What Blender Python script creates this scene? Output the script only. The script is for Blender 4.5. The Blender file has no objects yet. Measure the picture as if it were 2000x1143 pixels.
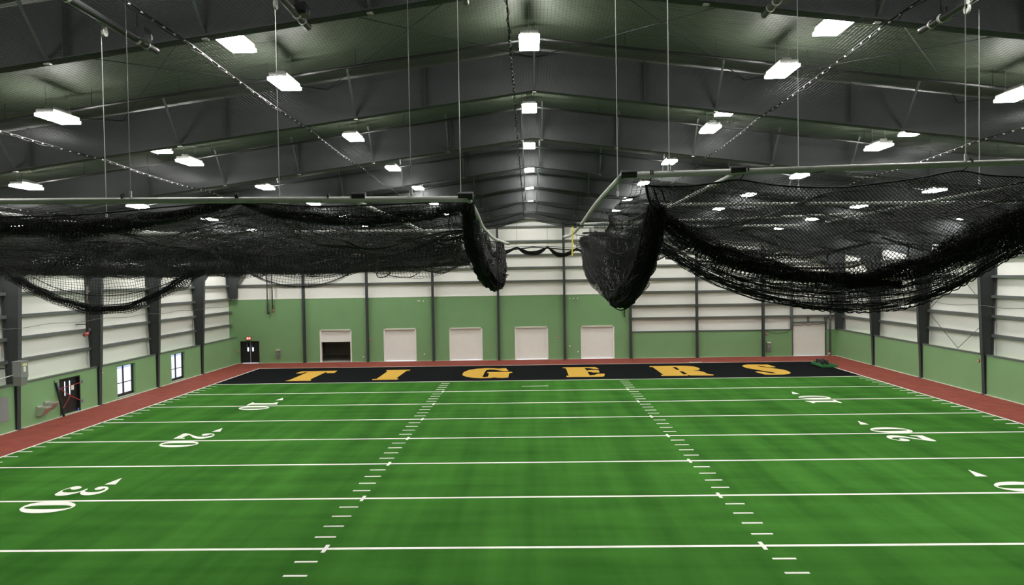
import bpy, bmesh, math, random
import numpy as np
from mathutils import Vector, Matrix
random.seed(7); RNG = np.random.default_rng(7)
scene = bpy.context.scene
COL = scene.collection

# ------------------------------------------------------------------ camera
CAM = (-0.2383, -51.9409, 7.5757)
YAW, PITCH, ROLL, FPX = -0.02477, -0.02305, -0.01640, 1408.6
def cam_axes():
    cy, sy = math.cos(YAW), math.sin(YAW); cp, sp = math.cos(PITCH), math.sin(PITCH)
    f = Vector((sy*cp, cy*cp, sp)); r = Vector((cy, -sy, 0)); u = r.cross(f)
    cr, sr = math.cos(ROLL), math.sin(ROLL)
    return cr*r+sr*u, -sr*r+cr*u, f
AX = cam_axes()
cd = bpy.data.cameras.new('camera'); cam = bpy.data.objects.new('camera', cd); COL.objects.link(cam)
R3 = Matrix((AX[0], AX[1], -AX[2])).transposed()
cam.matrix_world = Matrix.Translation(CAM) @ R3.to_4x4()
cd.sensor_fit = 'HORIZONTAL'; cd.sensor_width = 36; cd.lens = FPX/2000*36; cd.clip_end = 500
scene.camera = cam
# ------------------------------------------------------------------ world, exposure
w = bpy.data.worlds.new('sky'); scene.world = w; w.use_nodes = True
bg = w.node_tree.nodes['Background']; bg.inputs[0].default_value = (0.80, 0.87, 1.0, 1); bg.inputs[1].default_value = 2.2
vs = scene.view_settings
vs.view_transform = 'Standard'; vs.look = 'None'; vs.gamma = 1; vs.use_curve_mapping = False; vs.exposure = 0.0
LAMP = 118.0

def at(px, py, Y):
    """photo direction (px,py) met at depth Y: used to measure where things stand"""
    d = AX[0]*((px-1000)/FPX) + AX[1]*((571.5-py)/FPX) + AX[2]
    t = (Y-CAM[1])/d.y
    return np.array((CAM[0]+d.x*t, Y, CAM[2]+d.z*t))
def atx(px, py, X):
    d = AX[0]*((px-1000)/FPX) + AX[1]*((571.5-py)/FPX) + AX[2]
    t = (X-CAM[0])/d.x
    return np.array((X, CAM[1]+d.y*t, CAM[2]+d.z*t))

# ------------------------------------------------------------------ materials
def mat(name, col, rough=.6, metal=0, emit=None, estr=0, noise=0, nscale=5, bump=0, bscale=20, spec=.5, col2=None, alpha=None):
    m = bpy.data.materials.new(name); m.use_nodes = True
    nt = m.node_tree; b = nt.nodes['Principled BSDF']
    b.inputs['Base Color'].default_value = (*col, 1); b.inputs['Roughness'].default_value = rough
    b.inputs['Metallic'].default_value = metal; b.inputs['Specular IOR Level'].default_value = spec
    if emit: b.inputs['Emission Color'].default_value = (*emit, 1); b.inputs['Emission Strength'].default_value = estr
    if noise or col2 or bump:
        tc = nt.nodes.new('ShaderNodeTexCoord')
    if noise or col2:
        n = nt.nodes.new('ShaderNodeTexNoise'); n.inputs['Scale'].default_value = nscale; n.inputs['Detail'].default_value = 6
        nt.links.new(tc.outputs['Object'], n.inputs['Vector'])
        r = nt.nodes.new('ShaderNodeValToRGB'); r.color_ramp.elements[0].position = .3; r.color_ramp.elements[1].position = .7
        c2 = col2 if col2 else tuple(c*(1-noise) for c in col)
        r.color_ramp.elements[0].color = (*c2, 1); r.color_ramp.elements[1].color = (*col, 1)
        nt.links.new(n.outputs['Fac'], r.inputs['Fac']); nt.links.new(r.outputs['Color'], b.inputs['Base Color'])
    if bump:
        n2 = nt.nodes.new('ShaderNodeTexNoise'); n2.inputs['Scale'].default_value = bscale; n2.inputs['Detail'].default_value = 4
        nt.links.new(tc.outputs['Object'], n2.inputs['Vector'])
        bp = nt.nodes.new('ShaderNodeBump'); bp.inputs['Strength'].default_value = bump; bp.inputs['Distance'].default_value = .05
        nt.links.new(n2.outputs['Fac'], bp.inputs['Height']); nt.links.new(bp.outputs['Normal'], b.inputs['Normal'])
    return m

def turf_material():
    m = bpy.data.materials.new('turf'); m.use_nodes = True; nt = m.node_tree; b = nt.nodes['Principled BSDF']
    b.inputs['Roughness'].default_value = 1.0; b.inputs['Specular IOR Level'].default_value = .03
    tc = nt.nodes.new('ShaderNodeTexCoord')
    def noise(scale, vec_scale, detail=5):
        mp = nt.nodes.new('ShaderNodeMapping'); mp.inputs['Scale'].default_value = vec_scale
        n = nt.nodes.new('ShaderNodeTexNoise'); n.inputs['Scale'].default_value = scale; n.inputs['Detail'].default_value = detail
        nt.links.new(tc.outputs['Object'], mp.inputs[0]); nt.links.new(mp.outputs[0], n.inputs['Vector']); return n
    n1 = noise(1.0, (.9, .05, 1)); n2 = noise(1.0, (.12, 1.1, 1)); n3 = noise(60, (1, 1, 1), 3); n4 = noise(.35, (1, 1, 1), 4)
    def mix(a, c, f):
        x = nt.nodes.new('ShaderNodeMath'); x.operation = 'MULTIPLY_ADD'; x.inputs[1].default_value = f
        nt.links.new(a, x.inputs[0])
        if c is None: x.inputs[2].default_value = 0
        else: nt.links.new(c, x.inputs[2])
        return x.outputs[0]
    s = mix(n1.outputs['Fac'], None, .34); s = mix(n2.outputs['Fac'], s, .2); s = mix(n3.outputs['Fac'], s, .26); s = mix(n4.outputs['Fac'], s, .2)
    r = nt.nodes.new('ShaderNodeValToRGB'); e = r.color_ramp.elements
    e[0].position = .38; e[0].color = (.021, .086, .011, 1); e[1].position = .62; e[1].color = (.055, .182, .027, 1)
    nt.links.new(s, r.inputs['Fac']); nt.links.new(r.outputs['Color'], b.inputs['Base Color'])
    bp = nt.nodes.new('ShaderNodeBump'); bp.inputs['Strength'].default_value = .35; bp.inputs['Distance'].default_value = .02
    nt.links.new(n3.outputs['Fac'], bp.inputs['Height']); nt.links.new(bp.outputs['Normal'], b.inputs['Normal'])
    return m

def liner_material(name, col, axis='X', period=1.9, rough=.38, bump=.25):
    """white vinyl faced insulation: soft wrinkles and seams every couple of metres"""
    m = mat(name, col, rough, spec=.5); nt = m.node_tree; b = nt.nodes['Principled BSDF']
    tc = nt.nodes.new('ShaderNodeTexCoord'); mp = nt.nodes.new('ShaderNodeMapping')
    mp.inputs['Scale'].default_value = (.35, 2.2, .35) if axis == 'X' else (.35, .35, 2.0)
    n = nt.nodes.new('ShaderNodeTexNoise'); n.inputs['Scale'].default_value = 1.2; n.inputs['Detail'].default_value = 4
    nt.links.new(tc.outputs['Object'], mp.inputs[0]); nt.links.new(mp.outputs[0], n.inputs['Vector'])
    wv = nt.nodes.new('ShaderNodeTexWave'); wv.bands_direction = axis; wv.inputs['Scale'].default_value = .314/period*1.6; wv.inputs['Distortion'].default_value = .3
    nt.links.new(tc.outputs['Object'], wv.inputs['Vector'])
    ad = nt.nodes.new('ShaderNodeMath'); ad.operation = 'MULTIPLY_ADD'; ad.inputs[1].default_value = .35
    nt.links.new(wv.outputs['Fac'], ad.inputs[0]); nt.links.new(n.outputs['Fac'], ad.inputs[2])
    bp = nt.nodes.new('ShaderNodeBump'); bp.inputs['Strength'].default_value = bump; bp.inputs['Distance'].default_value = .12
    nt.links.new(ad.outputs[0], bp.inputs['Height']); nt.links.new(bp.outputs['Normal'], b.inputs['Normal'])
    return m

M = {
 'turf': turf_material(),
 'black_turf': mat('black_turf', (.008, .009, .010), .95, noise=.35, nscale=40, bump=.3, bscale=80, spec=.04),
 'gold': mat('gold_turf', (.60, .365, .060), .9, noise=.12, nscale=25, spec=.1),
 'white_turf': mat('white_turf', (.80, .79, .74), .9, noise=.06, nscale=30, spec=.1),
 'track': mat('red_track', (.29, .066, .047), .85, noise=.28, nscale=1.2, bump=.15, bscale=60, spec=.2),
 'concrete': mat('concrete', (.52, .51, .44), .85, noise=.12, nscale=3),
 'green_wall': mat('green_wall_paint', (.205, .375, .17), .6, noise=.06, nscale=.8, bump=.06, bscale=6),
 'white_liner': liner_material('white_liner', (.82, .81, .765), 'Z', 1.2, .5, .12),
 'ceiling': liner_material('ceiling_liner', (.070, .084, .060), 'X', 1.6, .55, .35),  # white liner; net shade and green turf bounce put into the colour
 'steel': mat('grey_steel_paint', (.044, .049, .051), .6, noise=.1, nscale=2, spec=.45),
 'girt': mat('girt_paint', (.105, .118, .112), .5, spec=.5),
 'pipe': mat('galvanised_pipe', (.50, .51, .47), .4, metal=0, noise=.15, nscale=8),
 'coupler': mat('dark_coupler', (.03, .03, .03), .5),
 'net': mat('black_net_twine', (.010, .010, .009), .75, spec=.3),
 'ceiling_net': mat('ceiling_net_twine', (.013, .014, .013), .7, spec=.25),
 'cable': mat('steel_cable', (.34, .36, .33), .4, metal=.5),
 'clip': mat('bright_clip', (.55, .55, .52), .35, metal=.4),
 'shaft': mat('black_shaft', (.018, .018, .019), .28),
 'black': mat('black_paint', (.012, .012, .013), .45),
 'housing': mat('lamp_housing', (.35, .35, .33), .5),
 'lens': mat('lamp_lens', (.8, .8, .8), .4, emit=(1.0, .99, .945), estr=LAMP),
 'white_paint': mat('white_paint', (.87, .86, .81), .55, noise=.03, nscale=2),
 'kick': mat('kick_plate', (.42, .42, .38), .35, metal=.7),
 'panel': mat('panel_grey', (.17, .17, .155), .5),
 'heater': mat('heater_grey', (.24, .25, .25), .5),
 'red': mat('red_device', (.42, .03, .025), .5),
 'redpipe': mat('red_pipe', (.35, .06, .05), .5),
 'blackpipe': mat('black_pipe', (.05, .04, .035), .5),
 'yellow': mat('yellow_strap', (.72, .62, .06), .7),
 'label': mat('yellow_label', (.75, .72, .3), .6),
 'paper': mat('paper', (.8, .8, .75), .7),
 'tape': mat('red_tape', (.45, .05, .05), .6),
 'blue': mat('blue_tape', (.10, .14, .55), .6),
 'chrome': mat('stainless', (.60, .57, .54), .38, metal=.8),
 'mower_green': mat('mower_green', (.035, .20, .06), .5),
 'tyre': mat('tyre', (.02, .02, .02), .8),
 'snow': mat('snow_ground', (.85, .87, .92), .8, noise=.08, nscale=.3),
 'asphalt': mat('wet_asphalt', (.30, .34, .46), .6),
 'exit': mat('exit_face', (.5, .01, .01), .5, emit=(1, .06, .05), estr=1.6),
 'exit_letter': mat('exit_letter', (.9, .5, .5), .5, emit=(1, .55, .5), estr=2.2),
}
gm = bpy.data.materials.new('window_glass'); gm.use_nodes = True; nt = gm.node_tree
for n in list(nt.nodes):
    if n.type == 'BSDF_PRINCIPLED': nt.nodes.remove(n)
tr = nt.nodes.new('ShaderNodeBsdfTransparent'); gl = nt.nodes.new('ShaderNodeBsdfGlossy'); gl.inputs['Roughness'].default_value = .05
mx = nt.nodes.new('ShaderNodeMixShader'); mx.inputs[0].default_value = .06
nt.links.new(tr.outputs[0], mx.inputs[1]); nt.links.new(gl.outputs[0], mx.inputs[2])
nt.links.new(mx.outputs[0], nt.nodes['Material Output'].inputs[0]); M['glass'] = gm

# ------------------------------------------------------------------ mesh helpers
class MB:
    def __init__(s): s.v = []; s.f = []
    def box(s, x0, x1, y0, y1, z0, z1):
        x0, x1 = min(x0, x1), max(x0, x1); y0, y1 = min(y0, y1), max(y0, y1); z0, z1 = min(z0, z1), max(z0, z1)
        n = len(s.v)
        s.v += [(x0,y0,z0),(x1,y0,z0),(x1,y1,z0),(x0,y1,z0),(x0,y0,z1),(x1,y0,z1),(x1,y1,z1),(x0,y1,z1)]
        s.f += [tuple(n+i for i in q) for q in ((3,2,1,0),(4,5,6,7),(0,1,5,4),(1,2,6,5),(2,3,7,6),(3,0,4,7))]; return s
    def prism(s, poly, axis, a, b):
        """polygon extruded along an axis: 'y' poly=(x,z); 'x' poly=(y,z); 'z' poly=(x,y)"""
        n = len(s.v); k = len(poly)
        for t in (a, b):
            for p, q in poly:
                s.v.append({'y': (p, t, q), 'x': (t, p, q), 'z': (p, q, t)}[axis])
        s.f.append(tuple(n+i for i in range(k))[::-1]); s.f.append(tuple(n+k+i for i in range(k)))
        for i in range(k): j = (i+1) % k; s.f.append((n+i, n+j, n+k+j, n+k+i))
        return s
    def tube(s, pts, r, sides=12, cap=True):
        pts = [Vector(p) for p in pts]; n0 = len(s.v); rr = r if isinstance(r, (list, tuple)) else [r]*len(pts)
        a = None
        for i, p in enumerate(pts):
            t = (pts[min(i+1, len(pts)-1)]-pts[max(i-1, 0)]).normalized()
            if a is None:
                a = t.orthogonal().normalized()
            a = (a-t*a.dot(t)).normalized(); b = t.cross(a)
            for k in range(sides):
                an = 2*math.pi*k/sides
                s.v.append(tuple(p+(a*math.cos(an)+b*math.sin(an))*rr[i]))
        for i in range(len(pts)-1):
            for k in range(sides):
                k2 = (k+1) % sides
                s.f.append((n0+i*sides+k, n0+i*sides+k2, n0+(i+1)*sides+k2, n0+(i+1)*sides+k))
        if cap:
            s.f.append(tuple(n0+k for k in range(sides))[::-1]); e = n0+(len(pts)-1)*sides
            s.f.append(tuple(e+k for k in range(sides)))
        return s
    def bar(s, p, q, w, h):
        """rectangular bar between two points"""
        p, q = Vector(p), Vector(q); t = (q-p).normalized()
        up = Vector((0,0,1)) if abs(t.z) < .9 else Vector((0,1,0))
        a = t.cross(up).normalized(); b = a.cross(t); n = len(s.v)
        for c in (p, q):
            for i, j in ((-1,-1),(1,-1),(1,1),(-1,1)): s.v.append(tuple(c+a*i*w/2+b*j*h/2))
        s.f += [tuple(n+i for i in f) for f in ((3,2,1,0),(4,5,6,7),(0,1,5,4),(1,2,6,5),(2,3,7,6),(3,0,4,7))]; return s
    def build(s, name, m, parent=None, smooth=False, mats=None, mi=None, origin=None):
        me = bpy.data.meshes.new(name)
        vv = np.array(s.v, float)
        o = bpy.data.objects.new(name, me)
        if origin is not None: vv = vv-np.array(origin); o.location = origin
        elif parent is not None: vv = vv-np.array(parent.location)
        me.from_pydata([tuple(v) for v in vv], [], s.f); 
        bm_ = bmesh.new(); bm_.from_mesh(me); bmesh.ops.recalc_face_normals(bm_, faces=bm_.faces); bm_.to_mesh(me); bm_.free()
        for mm in ([m] if mats is None else mats): me.materials.append(M[mm] if isinstance(mm, str) else mm)
        if mi is not None: me.polygons.foreach_set('material_index', mi)
        if smooth: me.polygons.foreach_set('use_smooth', [True]*len(me.polygons))
        COL.objects.link(o)
        if parent is not None: o.parent = parent
        return o

def tag(o, label=None, cat=None, group=None, kind=None):
    if label: o['label'] = label
    if cat: o['category'] = cat
    if group: o['group'] = group
    if kind: o['kind'] = kind
    return o
def empty(name, loc=(0,0,0), rz=0):
    o = bpy.data.objects.new(name, None); o.empty_display_size = .2; COL.objects.link(o)
    o.location = loc; o.rotation_euler = (0,0,rz); return o
def S(o): o['kind'] = 'structure'; return o
def copy_tree(o, parent=None):
    c = o.copy(); COL.objects.link(c)
    if parent is not None: c.parent = parent
    for ch in list(o.children): copy_tree(ch, c)
    return c

def flat_shape(name, loops, z, m, parent, h=.006):
    """flat turf inlay from outline loops (first outer, others holes)"""
    cu = bpy.data.curves.new(name, 'CURVE'); cu.dimensions = '2D'; cu.fill_mode = 'BOTH'; cu.extrude = h/2
    for lp in loops:
        sp = cu.splines.new('POLY'); sp.points.add(len(lp)-1)
        for i, (x, y) in enumerate(lp): sp.points[i].co = (x, y, 0, 1)
        sp.use_cyclic_u = True
    tmp = bpy.data.objects.new(name, cu); COL.objects.link(tmp)
    dg = bpy.context.evaluated_depsgraph_get(); dg.update()
    me = bpy.data.meshes.new_from_object(tmp.evaluated_get(dg)); bpy.data.objects.remove(tmp)
    me.name = name
    for v in me.vertices: v.co.z += z
    me.materials.clear(); me.materials.append(M[m])
    o = bpy.data.objects.new(name, me); COL.objects.link(o)
    if parent is not None: o.parent = parent
    return o

# ---- thread nets: real twine, every strand a thin three sided tube
def catmull(P, n):
    P = np.asarray(P, float); k = len(P)
    if k == 2:
        t = np.linspace(0, 1, n)[:, None]; return P[0]*(1-t)+P[1]*t
    seg = np.linalg.norm(np.diff(P, axis=0), axis=1); s = np.concatenate([[0], np.cumsum(seg)]); L = s[-1]
    out = []
    for t in np.linspace(0, L, n):
        i = min(max(np.searchsorted(s, t)-1, 0), k-2); u = (t-s[i])/max(seg[i], 1e-9)
        p0 = P[i-1] if i > 0 else 2*P[i]-P[i+1]; p1 = P[i]; p2 = P[i+1]; p3 = P[i+2] if i+2 < k else 2*P[i+1]-P[i]
        out.append(.5*((2*p1)+(-p0+p2)*u+(2*p0-5*p1+4*p2-p3)*u*u+(-p0+3*p1-3*p2+p3)*u**3))
    return np.array(out)
class Strands:
    def __init__(s): s.V = []; s.F = []; s.n = 0
    def add(s, L, r, sides=3):
        """L: array (k strands, n points, 3)"""
        L = np.asarray(L, float)
        if L.ndim == 2: L = L[None]
        k, n, _ = L.shape
        if n < 2: return
        t = np.empty_like(L); t[:, 1:-1] = L[:, 2:]-L[:, :-2]; t[:, 0] = L[:, 1]-L[:, 0]; t[:, -1] = L[:, -1]-L[:, -2]
        t /= np.linalg.norm(t, axis=2, keepdims=True)+1e-12
        ref = np.zeros_like(L); ref[..., 0] = .31; ref[..., 1] = .22; ref[..., 2] = .92
        a = np.cross(t, ref); a /= np.linalg.norm(a, axis=2, keepdims=True)+1e-9; b = np.cross(t, a)
        ring = [L+(a*math.cos(2*math.pi*i/sides)+b*math.sin(2*math.pi*i/sides))*r for i in range(sides)]
        V = np.stack(ring, 2).reshape(-1, 3)
        base = (np.arange(k)[:, None]*n+np.arange(n-1)[None]).reshape(-1)*sides+s.n
        for i in range(sides):
            j = (i+1) % sides
            s.F.append(np.stack([base+i, base+j, base+sides+j, base+sides+i], 1))
        s.V.append(V); s.n += len(V)
    def grid(s, P, r, every=1):
        s.add(P, r); s.add(P.transpose(1, 0, 2), r)
    def diamond(s, B, r):
        m_, n_ = B.shape[:2]
        for sgn in (1, -1):
            for k in range(-m_+2, n_-1):
                i = np.arange(m_); j = k+i; ok = (j >= 0) & (j < n_); i = i[ok]; j = j[ok]
                if sgn < 0: j = n_-1-j
                if len(i) > 1: s.add(B[i, j], r)
    def build(s, name, m, parent=None):
        V = np.concatenate(s.V); F = np.concatenate(s.F).astype(np.int32)
        if parent is not None: V = V-np.array(parent.location)
        me = bpy.data.meshes.new(name); me.vertices.add(len(V)); me.vertices.foreach_set('co', V.astype(np.float32).ravel())
        me.loops.add(F.size); me.loops.foreach_set('vertex_index', F.ravel())
        me.polygons.add(len(F)); me.polygons.foreach_set('loop_start', np.arange(0, F.size, 4, dtype=np.int32))
        me.update(calc_edges=True); me.materials.append(M[m])
        o = bpy.data.objects.new(name, me); COL.objects.link(o)
        if parent is not None: o.parent = parent
        return o
def smooth_noise(shape, f, amp):
    """low frequency random field on a grid"""
    a, b = max(2, int(shape[0]/f)+2), max(2, int(shape[1]/f)+2)
    g = RNG.normal(0, 1, (a, b))
    ix = np.linspace(0, a-1.001, shape[0]); iy = np.linspace(0, b-1.001, shape[1])
    x0 = ix.astype(int); y0 = iy.astype(int); fx = ix-x0; fy = iy-y0
    fx = fx*fx*(3-2*fx); fy = fy*fy*(3-2*fy)
    return amp*((g[x0][:, y0]*(1-fx)[:, None]+g[x0+1][:, y0]*fx[:, None])*(1-fy)[None]+(g[x0][:, y0+1]*(1-fx)[:, None]+g[x0+1][:, y0+1]*fx[:, None])*fy[None])
def sheet(rows, cell=.06, r=.0042, jitter=.012, rowcell=None, minrows=3, bands=0):
    """a draped net through rows of 3d points; returns grid"""
    R_ = [np.asarray(q, float) for q in rows]
    L = max(np.linalg.norm(np.diff(q, axis=0), axis=1).sum() for q in R_)
    n = max(4, int(L/cell)+1)
    A = np.array([catmull(q, n) for q in R_])
    H = np.linalg.norm(np.diff(A, axis=0), axis=2).sum(0).max()
    m_ = max(minrows, int(H/(rowcell or cell))+1)
    B = np.array([catmull(A[:, i], m_) for i in range(n)]).transpose(1, 0, 2)
    for c in range(3): B[..., c] += smooth_noise(B.shape[:2], 5, jitter)+RNG.normal(0, jitter*.25, B.shape[:2])
    return B
def bundle(path, rad, width=48, cell=.055, loose=1.0):
    """a net wall gathered into a hanging roll: a wide net folded inside a small section"""
    P = np.asarray(path, float); L = np.linalg.norm(np.diff(P, axis=0), axis=1).sum(); n = max(6, int(L/cell))
    c = catmull(P, n); rr = np.interp(np.linspace(0, 1, n), np.linspace(0, 1, len(rad)), rad)
    t = np.gradient(c, axis=0); t /= np.linalg.norm(t, axis=1, keepdims=True)+1e-9
    ref = np.array((0., 1., .25)); a = np.cross(t, ref); a /= np.linalg.norm(a, axis=1, keepdims=True)+1e-9; b = np.cross(t, a)
    # fold positions wander smoothly along the length
    ang = np.cumsum(RNG.normal(0, .9, width)); rad_ = np.abs(np.sin(np.linspace(0, width*.55, width)+RNG.uniform(0, .8, width)))**.6
    ux = rad_*np.cos(ang); uy = rad_*np.sin(ang)
    wob = smooth_noise((n, width), 6, .22*loose); wob2 = smooth_noise((n, width), 6, .22*loose)
    X = (ux[None]+wob)*rr[:, None]; Y = (uy[None]+wob2)*rr[:, None]
    G = c[:, None]+a[:, None]*X[..., None]+b[:, None]*Y[..., None]
    return G
def A_(pts, Y=None):
    """list of (px,py,Y) or (px,py)+Y"""
    return np.array([at(p[0], p[1], p[2] if len(p) > 2 else Y) for p in pts])
LET={"T":[[[-18.611,1.277],[-18.443,1.854],[-18.405,6.164],[-18.63,6.186],[-18.723,5.464],[-19.214,5.596],[-19.109,6.804],[-16.182,6.915],[-16.059,5.548],[-16.685,5.48],[-16.893,6.278],[-16.942,1.983],[-16.748,1.704],[-16.731,1.259]]],"I":[[[-12.161,1.631],[-11.853,1.904],[-11.864,6.133],[-12.031,6.325],[-12.08,6.864],[-10.153,6.94],[-10.099,6.398],[-10.348,6.246],[-10.409,2.153],[-10.184,1.754],[-10.171,1.305],[-12.043,1.287]]],"G":[[[-5.578,3.71],[-5.571,5.045],[-5.269,6.244],[-4.65,6.99],[-3.836,7.319],[-3.295,7.145],[-2.906,6.929],[-2.308,7.102],[-2.048,5.471],[-2.321,5.276],[-2.701,5.592],[-3.096,6.139],[-3.558,6.415],[-3.839,6.1],[-3.898,4.881],[-3.915,2.134],[-3.717,1.968],[-3.504,2.244],[-3.518,4.092],[-3.682,4.321],[-3.692,4.861],[-1.758,4.781],[-1.697,4.343],[-1.941,4.046],[-1.955,1.611],[-2.396,1.458],[-2.779,1.589],[-2.975,1.802],[-3.292,1.539],[-3.973,1.456],[-4.615,1.757],[-5.155,2.397],[-5.458,3.029]]],"E":[[[2.318,6.919],[2.419,7.146],[5.018,7.112],[5.194,5.813],[4.824,5.793],[4.507,6.401],[4.087,6.56],[4.151,4.909],[4.485,5.264],[5.089,5.092],[5.057,3.792],[4.574,3.786],[4.393,4.178],[4.138,4.203],[4.16,2.229],[4.52,2.396],[4.862,3.078],[5.369,3.03],[5.195,1.686],[4.981,1.461],[2.394,1.505],[2.389,2.095],[2.587,2.176],[2.586,6.424]]],"R":[[[9.368,6.834],[9.5,7.179],[11.494,7.208],[12.434,7.048],[12.926,6.579],[13.102,5.745],[13.028,4.959],[12.796,4.429],[12.341,4.31],[12.742,3.891],[12.937,3.234],[12.963,2.201],[13.299,1.768],[13.156,1.337],[12.155,1.381],[11.514,1.539],[11.412,1.846],[11.326,1.361],[9.394,1.443],[9.435,1.933],[9.64,2.114],[9.612,6.514]],[[11.161,6.469],[11.465,6.32],[11.408,4.623],[11.162,4.648]],[[11.174,3.939],[11.45,3.805],[11.498,2.24],[11.153,2.071]]],"S":[[[16.764,6.469],[17.02,7.04],[17.54,7.409],[18.119,7.347],[18.588,7.174],[19.058,7.245],[19.182,5.63],[18.916,5.485],[18.515,5.585],[18.292,6.248],[17.92,6.703],[18.024,5.867],[18.612,5.005],[19.164,4.115],[19.278,3.243],[19.132,2.217],[18.811,1.642],[18.27,1.346],[17.408,1.379],[16.967,1.47],[16.837,2.337],[16.724,2.968],[16.988,3.258],[17.329,2.805],[17.649,2.106],[18.028,2.019],[17.964,2.639],[17.543,3.468],[17.142,4.43],[16.764,5.309]]]}
DIG={"3":[[[-1.687,-0.274],[-1.785,-0.423],[-1.797,-0.545],[-1.698,-0.632],[-1.541,-0.706],[-1.311,-0.755],[-1.027,-0.739],[-0.827,-0.704],[-0.732,-0.664],[-0.643,-0.556],[-0.607,-0.388],[-0.656,-0.227],[-0.762,-0.103],[-0.886,-0.012],[-1.043,0.058],[-1.059,0.085],[-0.921,0.143],[-0.816,0.214],[-0.718,0.324],[-0.659,0.47],[-0.662,0.637],[-0.736,0.784],[-0.875,0.894],[-1.081,0.94],[-1.301,0.92],[-1.493,0.851],[-1.639,0.732],[-1.711,0.589],[-1.707,0.441],[-1.608,0.363],[-1.475,0.357],[-1.375,0.394],[-1.315,0.46],[-1.296,0.553],[-1.351,0.631],[-1.449,0.659],[-1.498,0.691],[-1.471,0.745],[-1.346,0.807],[-1.206,0.817],[-1.071,0.751],[-1.003,0.621],[-0.992,0.433],[-1.053,0.272],[-1.137,0.166],[-1.268,0.138],[-1.408,0.125],[-1.45,0.094],[-1.41,0.05],[-1.23,0.039],[-1.094,-0.023],[-1.017,-0.145],[-0.99,-0.299],[-1.02,-0.489],[-1.096,-0.625],[-1.187,-0.698],[-1.335,-0.721],[-1.49,-0.673],[-1.538,-0.604],[-1.428,-0.528],[-1.359,-0.426],[-1.364,-0.318],[-1.444,-0.245],[-1.543,-0.22]]],"0":[[[0.868,-0.799],[0.727,-0.854],[0.515,-0.891],[0.302,-0.833],[0.146,-0.685],[0.05,-0.423],[0.023,-0.089],[0.046,0.232],[0.157,0.514],[0.293,0.719],[0.433,0.85],[0.598,0.914],[0.773,0.912],[0.958,0.828],[1.11,0.658],[1.219,0.462],[1.272,0.185],[1.272,-0.083],[1.219,-0.344],[1.078,-0.602]],[[0.744,-0.75],[0.625,-0.767],[0.508,-0.642],[0.458,-0.377],[0.453,-0.033],[0.455,0.314],[0.468,0.554],[0.544,0.741],[0.632,0.855],[0.744,0.848],[0.837,0.704],[0.885,0.418],[0.896,0.039],[0.88,-0.312],[0.825,-0.579]]],"t":[[[-1.972,0.408],[-1.976,0.823],[-2.856,0.565]]],"2":[[[-0.514,-0.81],[-1.599,-0.854],[-1.669,-0.772],[-1.609,-0.627],[-1.367,-0.35],[-1.076,-0.053],[-0.904,0.164],[-0.854,0.369],[-0.853,0.596],[-0.936,0.74],[-1.053,0.824],[-1.206,0.813],[-1.345,0.717],[-1.392,0.604],[-1.291,0.557],[-1.119,0.521],[-1.074,0.404],[-1.109,0.308],[-1.235,0.228],[-1.37,0.2],[-1.513,0.25],[-1.579,0.382],[-1.582,0.542],[-1.469,0.708],[-1.255,0.867],[-1.048,0.928],[-0.797,0.915],[-0.603,0.822],[-0.462,0.684],[-0.422,0.501],[-0.501,0.285],[-0.689,0.061],[-1.001,-0.177],[-1.266,-0.394],[-1.32,-0.455],[-1.065,-0.458],[-0.696,-0.495],[-0.587,-0.296],[-0.488,-0.27]]],"1":[[[-0.311,-0.807],[-1.21,-0.821],[-1.29,-0.728],[-1.036,-0.63],[-0.985,-0.353],[-0.945,0.234],[-0.973,0.604],[-1.16,0.69],[-1.227,0.82],[-0.989,0.846],[-0.502,1.008],[-0.48,0.875],[-0.534,-0.559],[-0.508,-0.643],[-0.252,-0.693]]]}
# ------------------------------------------------------------------ the hall
def zb(x, Y): return 13.32-.13*abs(x)-.016*(Y+29.35)      # underside of the rafters
def zc(x, Y): return zb(x, Y)+1.28                          # underside of the roof liner
Y0, Y1, XW = -60.0, 13.0, 27.0
def holed(mb, openings, a0, a1, z0, z1, b0, b1, axis):
    """wall strip a0..a1 with rectangular openings (a,b,zlow,zhigh)"""
    def bx(a, b, lo, hi):
        if b-a < 1e-4 or hi-lo < 1e-4: return
        if axis == 'y': mb.box(b0, b1, a, b, lo, hi)
        else: mb.box(a, b, b0, b1, lo, hi)
    cur = a0
    for a, b, lo, hi in sorted(openings):
        bx(cur, a, z0, z1); bx(a, b, z0, lo); bx(a, b, hi, z1); cur = b
    bx(cur, a1, z0, z1)
LO = [(-11.80, -9.95, .04, 2.12), (-6.08, -3.86, .08, 2.13), (.98, 3.18, .08, 2.13)]
m = MB(); holed(m, LO, Y0, Y1, 0, 2.33, -27.3, -27.0, 'y'); m.box(-27.65, -27.0, Y0, Y1, 2.33, 2.345); n1 = len(m.f)
m.box(-27.9, -27.65, Y0, Y1+.5, 2.33, 11.6)
wl = S(m.build('wall_left', None, mats=['green_wall', 'white_liner'], mi=[0]*n1+[1]*(len(m.f)-n1)))
m = MB(); m.box(27.0, 27.65, Y0, Y1, 0, 2.33); n1 = 6; m.box(27.65, 27.9, Y0, Y1+.5, 2.33, 11.6)
wr = S(m.build('wall_right', None, mats=['green_wall', 'white_liner'], mi=[0]*n1+[1]*6))
OH = [(-19.35, -16.5), (-13.52, -10.6), (-7.56, -4.6), (-1.64, 1.32), (4.3, 7.26)]; OHT = 2.95
SEC = (23.2, 26.06)
DB = (-26.66, -24.94)
m = MB(); holed(m, [(DB[0], DB[1], .0, 2.03)]+[(a, b, 0, OHT) for a, b in OH], -27.9, 8.73, 0, 5.85, Y1, Y1+.3, 'x')
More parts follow.
